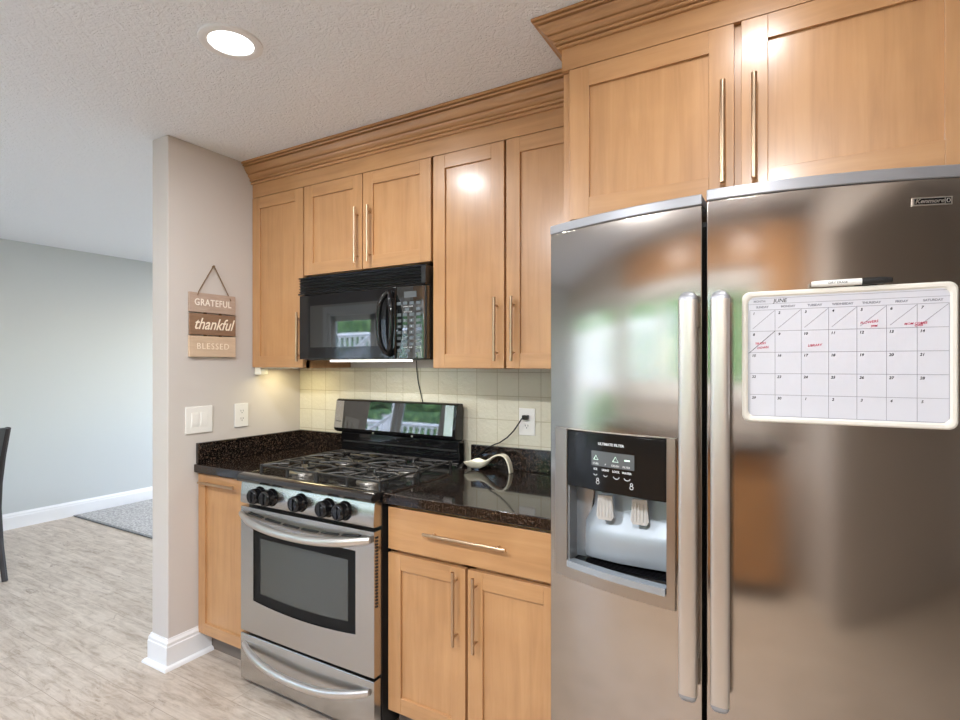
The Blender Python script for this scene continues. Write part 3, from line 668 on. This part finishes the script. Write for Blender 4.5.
# backguard
b = MB(); b.prism([(-.036, .90), (-.036, 1.034), (-.085, 1.034), (-.085, .93), (-.10, .925), (-.10, .90)], 0, X0, X1-.018, 'black_gloss')
b.prism([(-.035, 1.0345), (-.035, 1.205), (-.076, 1.208), (-.088, 1.200), (-.108, 1.055), (-.104, 1.045), (-.085, 1.0345)], 0, X0-.032, X1-.026, 'black_gloss')
bg = b.build('backguard', rg, bevel=.004)
def bgp(x, t_, o_):           # point on tilted fascia, t 0..1 bottom to top
    a = Vector((0, -.108, 1.055)); c_ = Vector((0, -.088, 1.200)); n_ = Vector((0, -.145, .020)).normalized() ; p = a.lerp(c_, t_)+n_*o_; return (x, p.y, p.z)
def bgplate(mb, xa, xb, ta, tb, o_, m):
    V = [bgp(x, t_, q) for x in (xa, xb) for t_ in (ta, tb) for q in (-.004, o_)]
    mb.add(V, [(0, 1, 3, 2), (4, 6, 7, 5), (0, 4, 5, 1), (2, 3, 7, 6), (0, 2, 6, 4), (1, 5, 7, 3)], m)
b = MB(); bgplate(b, X0-.027, X0+.028,   .02, .985, .0015, 'range_steel'); b.build('end_trim', bg); b = MB(); bgplate(b, X1-.090, X1-.042, .02, .985, .0015, 'range_steel'); b.build('end_trim', bg)
b = MB(); bgplate(b, X0+.029, X1-.091, .02, .985, .002, 'black_mirror'); b.build('display_glass', bg)
b = MB()
for x in (.64, .885): b.lathe([(.005, 0), (.0045, .002)], (x, -.107, 1.044), '-y', 'satin_steel', 10)
b.box(X0+.02, X1-.03, -.089, -.084, .985, .992, 'black_matte'); b.build('screws', bg)
b = MB(); text(b, 'Kenmore', .009, 'ink_black', lambda a, c, d: bgp(X0+.002+a, .26+c/.146, .0016+d), ext=.0004); b.build('lettering', bg)
# burners and grates
BUR = [(.585, -.50), (.975, -.50), (.585, -.235), (.975, -.235)]
for i, (x, y) in enumerate(BUR):
    r = (.052, .044, .036, .046)[i]
    b = MB(); b.lathe([(r+.018, 0), (r+.016, .004), (r, .007), (r*.95, .016), (r*.8, .018)], (x, y, .910), 'z', 'burner_alu', 28)
    b.lathe([(r*.88, .016), (r*.9, .022), (r*.84, .026), (.001, .027)], (x, y, .910), 'z', 'burner_cap', 28); b.build('burner', rg, smooth=True)
def rrect(xa, xb, ya, yb2, r, z, n=5):
    P = []
    for (cx, cy, a) in ((xb-r, yb2-r, 0), (xa+r, yb2-r, 90), (xa+r, ya+r, 180), (xb-r, ya+r, 270)):
        P += [(cx+r*math.cos(R(a+i*90/n)), cy+r*math.sin(R(a+i*90/n)), z) for i in range(n+1)]
    return P
for g_, (xa, xb) in enumerate(((.440, .774), (.784, 1.118))):
    b = MB(); ya, yb2, zt = -.612, -.125, .950; rr = .0052; xm = (xa+xb)/2; ym = (ya+yb2)/2
    b.tube(rrect(xa, xb, ya, yb2, .02, zt-.006), rr, 'cast_iron', 8, closed=True)
    b.tube([(xa, ym, zt-.006), (xb, ym, zt-.006)], rr, 'cast_iron', 8)
    for (bx, by) in (BUR[g_], BUR[g_+2]):
        ylo, yhi = (ya, ym) if by < ym else (ym, yb2)
        for (px, py) in ((xa, (ylo+yhi)/2), (xb, (ylo+yhi)/2), (xm, ylo), (xm, yhi)):
            d = Vector((bx-px, by-py, 0)); L = d.length; e = Vector((px, py, 0))+d*((L-.028)/L)
            b.tube([(px, py, zt-.006), (px+d.x*.18, py+d.y*.18, zt), (e.x, e.y, zt), (e.x+d.x/L*.003, e.y+d.y/L*.003, zt-.010)], rr, 'cast_iron', 8)
        b.tube(rrect(bx-.095, bx+.095, by-.082, by+.082, .045, zt-.004), .0042, 'cast_iron', 8, closed=True)
        for sx_ in (-1, 1):
            for sy_ in (-1, 1):
                b.tube([(bx+sx_*.150, by+sy_*.112, zt-.006), (bx+sx_*.10, by+sy_*.085, zt), (bx+sx_*.045, by+sy_*.045, zt)], .0042, 'cast_iron', 8)
    for px in (xa, xm, xb):
        for py in (ya, ym, yb2): b.tube([(px, py, zt-.002), (px, py, .9125)], .0068, 'cast_iron', 8)
    b.build('grate', rg, smooth=True)

# ------------------------------------------------------------------ over-the-range microwave
mw = thing('microwave_oven', 'black over the range microwave under the short cabinet', 'microwave', (.777, -.19, 1.409))
A0, A1 = .398, 1.1535; YM = -.362; Z0, Z1 = 1.410, 1.806
b = MB(); b.box(A0+.004, A1-.002, -.332, -.010, Z0, Z1-.002, 'black_plastic'); b.build('body', mw, bevel=.003)
b = MB(); b.box(A0, A1, YM+.004, -.333, 1.728, Z1, 'black_plastic')
for i in range(5): b.prism([(YM+.005, 1.738+i*.0135), (YM-.008, 1.735+i*.0135), (YM-.008, 1.739+i*.0135), (YM+.005, 1.745+i*.0135)], 0, A0+.006, A1-.022, 'black_gloss')
b.box(A0, A1, YM-.008, YM+.004, 1.722, 1.730, 'black_gloss'); b.box(A0, A1, YM-.006, YM+.004, 1.800, Z1, 'black_gloss'); b.box(A1-.022, A1, YM-.006, YM+.004, 1.730, 1.80, 'black_plastic')
b.build('vent_grille', mw)
DXR = 1.000
b = MB(); b.prism([(A0, YM+.003), (A0+.006, YM-.004), (DXR-.006, YM-.010), (DXR-.001, YM-.006), (DXR-.001, -.3335), (A0, -.3335)], 2, Z0+.004, 1.720, 'black_gloss'); dr = b.build('door', mw, bevel=.002)
b = MB(); V = []
def mwf(x): return YM-.004-.006*(x-A0)/(DXR-A0)
for x in (.478, .905):
    for z in (1.470, 1.668):
        for o_ in (.002, -.0012): V.append((x, mwf(x)+o_, z))
b.add(V, [(0, 1, 3, 2), (4, 6, 7, 5), (0, 4, 5, 1), (2, 3, 7, 6), (0, 2, 6, 4), (1, 5, 7, 3)], 'black_mirror'); b.build('window', dr)
b = MB(); P = []; hx, hz, ha, hb = .966, 1.566, .036, .132
for i in range(36):
    a = 2*math.pi*i/36; P.append((hx+ha*math.cos(a), YM-.012-.030*abs(math.cos(a*.5-.0))**0*(1-abs(math.sin(a))**6), hz+hb*math.sin(a)))
b.tube(P, .012, 'black_gloss', 12, closed=True)
for s in (-1, 1): b.tube([(hx, YM-.004, hz+s*hb), (hx, YM-.022, hz+s*hb*.985)], .009, 'black_gloss', 10)
b.build('handle', dr, smooth=True)
b = MB(); b.prism([(DXR+.001, -.3335), (DXR+.001, YM-.006), (DXR+.006, YM-.010), (A1-.020, YM-.008), (A1-.006, YM-.003), (A1, YM+.006), (A1, -.3335)], 2, Z0+.004, 1.720, 'black_mirror'); pn = b.build('control_panel', mw, bevel=.002)
b = MB(); b.box(1.045, 1.110, YM-.0115, YM-.008, 1.672, 1.697, 'lcd'); b.build('display', pn)
rows = [(1.648, [1.018, 1.050, 1.085, 1.120]), (1.622, [1.060, 1.120]), (1.600, [1.018, 1.050, 1.085, 1.120]), (1.575, [1.018, 1.050, 1.085, 1.120]), (1.550, [1.018, 1.050, 1.085, 1.120]), (1.525, [1.018, 1.050, 1.085, 1.120]), (1.500, [1.018, 1.050, 1.085, 1.120]), (1.475, [1.018, 1.050, 1.085, 1.120]), (1.448, [1.020, 1.065, 1.115])]
for z, xs_ in rows:
    for x in xs_: MB().box(x-.011, x+.011, YM-.0118, YM-.008, z-.0065, z+.0065, 'button_grey').build('button', pn, bevel=.001)
b = MB()
for x, z, s in ((1.065, 1.634, 'EXPRESS COOK'), (1.065, 1.611, 'AUTO COOK'), (1.065, 1.461, 'START   STOP')): text(b, s, .0075, 'label_white', front(x, YM-.0100, z), ext=.0012)
k = 0
for z, xs_ in rows[3:6]:
    for x in xs_[:3]: k += 1; text(b, str(k), .010, 'label_white', front(x, YM-.0118, z), ext=.0006)
b.build('lettering', pn)
b = MB(); b.box(.585, 1.035, -.345, -.30, 1.4015, 1.4095, 'cooktop_lamp'); b.build('lamp_lens', mw)
area('range_hood_lamp', (.81, -.30, 1.400), (0, 0, 0), .42, .03, .9, (1, .93, .80))

# ------------------------------------------------------------------ under-cabinet light, outlets, switch, cords
uc = thing('under_cabinet_light', 'small glowing light strip under the corner wall cabinet', 'light', (.19, -.30, 1.383))
MB().box(.012, .060, -.322, -.275, 1.335, 1.3825, 'almond_plastic').build('housing', uc, bevel=.003)
MB().box(.0605, .34, -.318, -.285, 1.368, 1.3825, 'almond_plastic').build('strip', uc, bevel=.002)
area('under_cabinet_lamp', (.16, -.20, 1.366), (0, 0, 0), .20, .10, .55, (1, .86, .48))
def outlet(label, fn, w_=.078, h=.120):
    b = MB()
    def bx(mb, a0_, a1_, b0_, b1_, c0, c1, m):
        V = [fn(a, b_, c_) for a in (a0_, a1_) for b_ in (b0_, b1_) for c_ in (c0, c1)]
        mb.add(V, [(0, 1, 3, 2), (4, 6, 7, 5), (0, 4, 5, 1), (2, 3, 7, 6), (0, 2, 6, 4), (1, 5, 7, 3)], m)
    t = thing('electrical_outlet', label, 'outlet', fn(0, 0, 0))
    bx(b, -w_/2, w_/2, -h/2, h/2, .0005, .006, 'white_plastic'); b.build('cover_plate', t, bevel=.002)
    for s in (-1, 1):
        b = MB(); V = []; n = 20
        for c_ in (.004, .0078):
            for k in range(n):
                a = 2*math.pi*k/n; V.append(fn(.0165*max(-1, min(1, 1.12*math.cos(a))), s*.0195+.0145*max(-1, min(1, 1.15*math.sin(a))), c_))
        b.add(V, [tuple(range(n)), tuple(range(n, 2*n))]+[(i, (i+1) % n, n+(i+1) % n, n+i) for i in range(n)], 'white_plastic')
        for a in (-.0065, .0065): bx(b, a-.0011, a+.0011, s*.0195-.001, s*.0195+.0075, .0076, .0081, 'ink_black')
        bx(b, -.0022, .0022, s*.0195-.009, s*.0195-.005, .0076, .0081, 'ink_black'); b.build('socket', t)
    return t, bx
outlet('white duplex outlet on the greige side wall, right of the light switches', side(0, -.393, 1.128))
outlet('white duplex outlet on the tiles with a black plug in its upper socket', front(1.449, -.008, 1.134))
sw = thing('light_switch', 'white double rocker light switch plate on the greige side wall', 'light switch', (0, -.624, 1.062))
MB().box(.0005, .0065, -.692, -.556, 1.060, 1.188, 'white_plastic').build('cover_plate', sw, bevel=.0025)
for y in (-.647, -.601):
    MB().prism([(.006, 1.092), (.0075, 1.092), (.0115, 1.124), (.0085, 1.158), (.006, 1.158)], 1, y-.0165, y+.0165, 'white_plastic').build('rocker', sw, bevel=.001)
pc = thing('power_cord', 'black power cord plugged into the tile outlet and sagging behind the spoon rest', 'cord', (1.449, -.03, 1.154))
MB().box(1.436, 1.462, -.040, -.0165, 1.145, 1.165, 'black_plastic').build('plug', pc, bevel=.003)
MB().tube([(1.449, -.038, 1.153), (1.440, -.048, 1.150), (1.425, -.048, 1.128), (1.40, -.044, 1.095), (1.365, -.040, 1.062), (1.325, -.036, 1.036), (1.29, -.033, 1.022), (1.255, -.031, 1.006), (1.215, -.028, .975), (1.18, -.028, .945), (1.172, -.028, .925)], .0032, 'black_plastic', 8).build('cable', pc, smooth=True)
o = MB().tube([(.842, -.014, 1.409), (.844, -.014, 1.36), (.852, -.013, 1.30), (.868, -.013, 1.245), (.885, -.013, 1.18), (.885, -.013, 1.05)], .0024, 'black_plastic', 8).build('cable', None, smooth=True)
tag(rebase(o, (.885, -.013, 1.05)), 'thin dark cable hanging on the tiles between microwave and range', 'cable')

# ------------------------------------------------------------------ spoon rest
def sweep_spoon():
    C = [(1.182, .950, .006, 0), (1.190, .940, .024, .006), (1.210, .929, .038, .013), (1.240, .924, .043, .016), (1.275, .928, .038, .014), (1.305, .944, .028, .008), (1.330, .966, .021, .003), (1.355, .986, .019, .001),
         (1.380, .998, .0185, 0), (1.405, .997, .0185, 0), (1.424, .983, .0185, 0), (1.436, .958, .0185, 0), (1.442, .934, .0185, 0), (1.444, .9165, .0185, 0)]
    C = [(1.170+(c_[0]-1.182)*.91, .9165+(c_[1]-.9165)*.93, c_[2]*.93, c_[3]) for c_ in C]   # smooth the centre line
    P = []
    for i in range(len(C)-1):
        p0, p1, p2, p3 = C[max(i-1, 0)], C[i], C[i+1], C[min(i+2, len(C)-1)]
        for k in range(4):
            t_ = k/4; P.append(tuple(.5*((2*p1[q])+(-p0[q]+p2[q])*t_+(2*p0[q]-5*p1[q]+4*p2[q]-p3[q])*t_*t_+(-p0[q]+3*p1[q]-3*p2[q]+p3[q])*t_**3) for q in range(4)))
    P.append(C[-1]); m_ = MB(); n = 9; V = []; th = .0075; yc = -.088
    for i, (x, z, wd, dip) in enumerate(P):
        a, c_ = P[max(i-1, 0)], P[min(i+1, len(P)-1)]; tx, tz = c_[0]-a[0], c_[1]-a[1]; L = math.hypot(tx, tz) or 1; nx_, nz_ = -tz/L, tx/L
        ring = []
        for k in range(n):
            s = -1+2*k/(n-1); up = dip*2.4*(s*s); ring.append((x+nx_*(th/2+up), yc+s*wd, z+nz_*(th/2+up)))
        for k in range(n)[::-1]:
            s = -1+2*k/(n-1); up = dip*2.4*(s*s); ring.append((x+nx_*(-th/2+up*.92), yc+s*wd*.97, z+nz_*(-th/2+up*.92)))
        V += ring
    r_ = 2*n; F = [(i*r_+j, i*r_+(j+1) % r_, (i+1)*r_+(j+1) % r_, (i+1)*r_+j) for i in range(len(P)-1) for j in range(r_)]+[tuple(range(r_)), tuple((len(P)-1)*r_+j for j in range(r_))]
    m_.add(V, F, 'ceramic'); return m_
o = sweep_spoon().build('spoon_rest', None, smooth=True); s_ = o.modifiers.new('s', 'SUBSURF'); s_.levels = 1; s_.render_levels = 2
zmin = min(v.co.z for v in o.data.vertices); o.data.transform(Matrix.Translation((0, 0, .9145-zmin)))
tag(rebase(o, (1.29, -.088, .9145)), 'cream ceramic spoon rest with a curled handle on the right countertop', 'spoon rest')

# ------------------------------------------------------------------ hanging sign
sg = thing('wall_sign', 'three plank wooden sign reading grateful thankful blessed hanging from twine', 'sign', (.002, -.552, 1.424))
def plank(z0, z1, ya, yb2, wm, wl, s, size, shear=0, xs=1.0, bold=.0004, sp=1):
    p = MB().box(.004, .016, ya, yb2, z0, z1, wm).build('plank', sg, bevel=.001)
    b = MB(); text(b, s, size, wl, side(.016, (ya+yb2)/2, (z0+z1)/2), shear=shear, bold=bold, xs=xs, sp=sp, ext=.001); b.build('lettering', p)
plank(1.640, 1.733, -.680, -.437, 'sign_wood_grey', 'sign_letters_white', 'GRATEFUL', .045, 0, .84, .0008, 1.1)
plank(1.532, 1.633, -.678, -.436, 'sign_wood_brown', 'sign_letters', 'thankful', .078, .4, .82, .0007)
plank(1.426, 1.526, -.680, -.436, 'sign_wood_pale', 'sign_letters', 'BLESSED', .042, 0, .95, -.0002, 1.2)
b = MB(); b.tube([(.018, -.640, 1.720), (.012, -.632, 1.738), (.010, -.556, 1.868), (.006, -.552, 1.874), (.010, -.548, 1.868), (.012, -.470, 1.728), (.018, -.464, 1.708)], .0026, 'rope', 8); b.build('twine', sg, smooth=True)
MB().lathe([(.004, 0), (.004, .010), (.006, .011), (.006, .013)], (.0, -.552, 1.870), 'x', 'rope', 10).build('nail', sg)
MB().box(.0005, .004, -.60, -.585, 1.44, 1.72, 'rope').box(.0005, .004, -.52, -.505, 1.44, 1.72, 'rope').build('backing_strip', sg)

# ------------------------------------------------------------------ ceiling lights
def clight(x, y, label, group=None):
    t = thing('recessed_ceiling_light', label, 'ceiling light', (x, y, HC), group)
    b = MB(); prof = [(.098, 0), (.097, .006), (.086, .009), (.070, .006), (.068, .002)]; n = 40; V = []
    for r, h in prof:
        for k in range(n): a = 2*math.pi*k/n; V.append((x+r*math.cos(a), y+r*math.sin(a), HC-h))
    b.add(V, [(i*n+k, i*n+(k+1) % n, (i+1)*n+(k+1) % n, (i+1)*n+k) for i in range(4) for k in range(n)], 'trim_white'); b.build('trim_ring', t, smooth=True)
    MB().lathe([(.0695, .001), (.0695, .0035)], (x, y, HC), '-z', 'lamp_diffuser', 40).build('diffuser', t)
names = ['lit round recessed ceiling light above the floor in front of the range', 'lit recessed ceiling light in front of the refrigerator cabinet', 'lit recessed ceiling light near the sink window, left one', 'lit recessed ceiling light near the sink window, right one',
         'lit recessed ceiling light in the far living room corner', 'lit recessed ceiling light near the living room window', 'unseen ceiling light added over the grey rug to brighten the living room']
for (x, y), s in zip(DL, names):
    clight(x, y, s)

# ------------------------------------------------------------------ living room: rug and dining chair
r_ = thing('area_rug', 'pale grey looped rug with a thin dark edge against the far wall', 'rug', (-1.9, 1.4, 0))
MB().box(-3.215, -.60, .245, 2.6, .001, .014, 'carpet_grey').build('pile', r_, bevel=.004)
e = MB()
for q in ((-3.228, -.587, .228, .245), (-3.228, -.587, 2.6, 2.613)): e.box(q[0], q[1], q[2], q[3], .001, .010, 'dark_recess')
e.box(-3.228, -3.215, .245, 2.6, .001, .010, 'dark_recess'); e.box(-.60, -.587, .245, 2.6, .001, .010, 'dark_recess'); e.build('binding', r_)
dc = thing('dining_chair', 'dark wooden dining chair cut off by the left edge, its back post showing', 'chair', (-2.08, -.86, 0))
cy0, cy1 = -1.16, -.72; bx_ = -2.225
for y in (cy0, cy1):
    MB().tube([(bx_+.325, y, 0), (bx_+.255, y, .22), (bx_+.215, y, .45), (bx_+.235, y, .62), (bx_+.292, y, .80), (bx_+.372, y, .985)], [.017, .019, .021, .020, .018, .016], 'chair_black', 8).build('leg', dc, smooth=True)
    MB().tube([(bx_-.19, y, 0), (bx_-.19, y, .44)], [.016, .021], 'chair_black', 8).build('leg', dc, smooth=True)
MB().box(bx_-.215, bx_+.225, cy0-.015, cy1+.015, .435, .475, 'chair_seat').build('seat', dc, bevel=.012)
MB().prism([(bx_+.283, .80), (bx_+.300, .80), (bx_+.380, .985), (bx_+.362, .99)], 1, cy0, cy1, 'chair_seat').box(bx_+.215, bx_+.235, cy0, cy1, .55, .60, 'chair_black').build('backrest', dc, bevel=.004)

# ------------------------------------------------------------------ the opposite side of the kitchen (seen only as reflections)
oc = thing('sink_cabinet', 'run of maple base cabinets under the sink window, behind the camera', 'cabinet', (1.4, -3.3, 0))
MB().box(-.42, 2.9, -3.58, -3.02, .10, .876, WV).build('carcass', oc); MB().box(-.42, 2.9, -3.58, -3.08, 0, .10, 'toe_kick').build('toe_kick', oc)
for i in range(6):
    xa = -.415+i*.55
    c = door_mb(xa+.004, xa+.543, .108, .866, -3.0)
    c.v = [(v[0], -6.0-v[1]-.0, v[2]) for v in c.v]; c.v = [(v[0], v[1]+.0, v[2]) for v in c.v]
    c.build('door', oc, bevel=.0012)
ct_ = rebase(MB().box(-.45, 2.93, -3.595, -2.97, .8765, .914, 'granite').build('countertop', bevel=.003), (1.4, -3.3, .8765)); tag(ct_, 'long dark granite countertop under the sink window, behind the camera', 'countertop')
for (xa, xb, lab) in ((2.70, 3.33, 'maple wall cabinet right of the sink window, behind the camera'),):
    u = thing('wall_cabinet', lab, 'cabinet', ((xa+xb)/2, -3.42, 1.372)); MB().box(xa, xb, -3.595, -3.28, 1.372, 2.30, WV).build('carcass', u)
    c = door_mb(xa+.003, xb-.003, 1.376, 2.296, 3.26); c.v = [(v[0], -v[1], v[2]) for v in c.v]; c.build('door', u, bevel=.0012)
tag(rebase(MB().box(-.25, 2.695, -3.595, -3.56, 2.06, 2.36, WH).build('window_valance', bevel=.002), (1.4, -3.58, 2.06)), 'maple valance board above the sink window, behind the camera', 'valance')

# ------------------------------------------------------------------ outside: deck, railings, stair, trees
struct(MB().box(-14, 14, -22, -3.80, -.5, -.35, 'grass').build('ground'))
dk = MB()
for i in range(22): dk.box(-4.2, -.4, -3.78-.142*(i+1)+.004, -3.78-.142*i, -.06, -.02, 'deck_wood')
struct(dk.build('deck_floor'))
def railing(name, label, p0, p1, z0a, z0b, h=.95, n=14):
    t = thing(name, label, 'railing', p0+(min(z0a, z0b),), 'white deck railings'); P0, P1 = Vector(p0+(z0a,)), Vector(p1+(z0b,))
    b = MB()
    for hh, rr in ((h, .045), (.10, .03)): b.tube([P0+Vector((0, 0, hh)), P1+Vector((0, 0, hh))], rr, 'railing_white', 4)
    b.build('rail', t)
    for P in (P0, P1): MB().box(P.x-.05, P.x+.05, P.y-.05, P.y+.05, P.z, P.z+h+.12, 'railing_white').box(P.x-.065, P.x+.065, P.y-.065, P.y+.065, P.z+h+.12, P.z+h+.15, 'railing_white').build('post', t)
    for i in range(1, n):
        q = P0.lerp(P1, i/n); MB().box(q.x-.016, q.x+.016, q.y-.016, q.y+.016, q.z+.10, q.z+h-.02, 'railing_white').build('baluster', t)
struct(MB().box(-14, 14, -7.5, -3.80, -.36, -.30, 'bounce_patio').build('bounce_patio'))  # unseen pale slab added to bounce sunlight up onto the ceiling
struct(MB().box(-7.6, .2, -8.6, -6.25, .92, 1.02, 'deck_wood').build('upper_deck'))
railing('deck_railing', 'white railing of the raised deck, left stretch beyond the sliding door', (-7.3, -6.4), (-4.55, -6.4), 1.02, 1.02, .95, 20)
railing('deck_railing', 'white railing of the raised deck, right stretch beyond the sliding door', (-4.4, -6.4), (-.2, -6.4), 1.02, 1.02, .95, 30)
railing('deck_railing', 'white sloping stair railing beyond the sliding door', (-5.9, -5.6), (-3.7, -5.6), -.28, 1.10, .95, 16)
def tree(x, y, h, r, label):
    t = thing('tree', label, 'tree', (x, y, -.36)); MB().tube([(x, y, -.36), (x+.1, y, h*.35), (x, y+.1, h*.6)], [.18, .13, .08], 'bark', 8).build('trunk', t, smooth=True)
    bm = bmesh.new(); rnd = random.Random(x*7+y)
    for k in range(7):
        c = Vector((x+rnd.uniform(-.55, .55)*r, y+rnd.uniform(-.4, .4)*r, h*.62+rnd.uniform(-.45, .4)*h*.5)); rr = r*rnd.uniform(.45, .75)
        g_ = bmesh.ops.create_icosphere(bm, subdivisions=3, radius=rr, matrix=Matrix.Translation(c))
        for v in g_['verts']: v.co += (v.co-c).normalized()*rnd.uniform(-.18, .18)*rr
    me = bpy.data.meshes.new('crown'); bm.to_mesh(me); bm.free(); me.materials.append(M['foliage']); me.transform(Matrix.Translation(-Vector((x, y, -.36))))
    o = bpy.data.objects.new('crown', me); S.collection.objects.link(o); o.parent = t; BASE[o] = BASE[t]
ORD = ['first', 'second', 'third', 'fourth', 'fifth', 'sixth', 'seventh', 'eighth']
for i in range(16):
    x, y, h, r = (-13.5+3.15*i, -11.6, 6+.4*(i % 3), 1.15) if i < 8 else (-12.0+3.15*(i-8), -15.2, 7.4+.4*(i % 2), 1.15)
    tree(x, y, h, r, 'leafy green tree in the garden, %s from the left in the %s row' % (ORD[i % 8], 'front' if i < 8 else 'back'))

def added_hedge(x0, x1, y, h, label):  # unseen foliage bank, added to block bright sky from the windows
    bm = bmesh.new(); nx, nz = int((x1-x0)/.15), int(h/.15); rnd = random.Random(3); ring = []
    prof = [(0, 0)]+[(-.02, h*k/nz) for k in range(1, nz)]+[(0, h), (.25, h+.08), (.5, h+.08), (.75, h)]+[(.77, h*(nz-k)/nz) for k in range(1, nz)]+[(.75, 0)]
    for i in range(nx+1):
        ring.append([bm.verts.new((x0+(x1-x0)*i/nx+rnd.uniform(-.04, .04), y-.4+p[0]+rnd.uniform(-.06, .06), -.35+p[1]+(rnd.uniform(-.05, .05) if p[1] > 0 else 0))) for p in prof])
    n = len(prof)
    for i in range(nx):
        for k in range(n): bm.faces.new((ring[i][k], ring[i][(k+1) % n], ring[i+1][(k+1) % n], ring[i+1][k]))
    bm.faces.new(ring[0]); bm.faces.new(ring[-1][::-1]); bmesh.ops.recalc_face_normals(bm, faces=bm.faces)
    me = bpy.data.meshes.new('added_hedge'); bm.to_mesh(me); bm.free(); me.materials.append(M['foliage']); o = bpy.data.objects.new('added_hedge', me); S.collection.objects.link(o); BASE[o] = Vector((0, 0, 0))
    tag(rebase(o, ((x0+x1)/2, y, -.35)), label, 'added_hedge')
added_hedge(.5, 11, -9.3, 2.6, 'tall green foliage added to block sky outside the sink window')
added_hedge(-13, .3, -9.5, 3.0, 'taller green foliage added to block sky behind the raised deck')
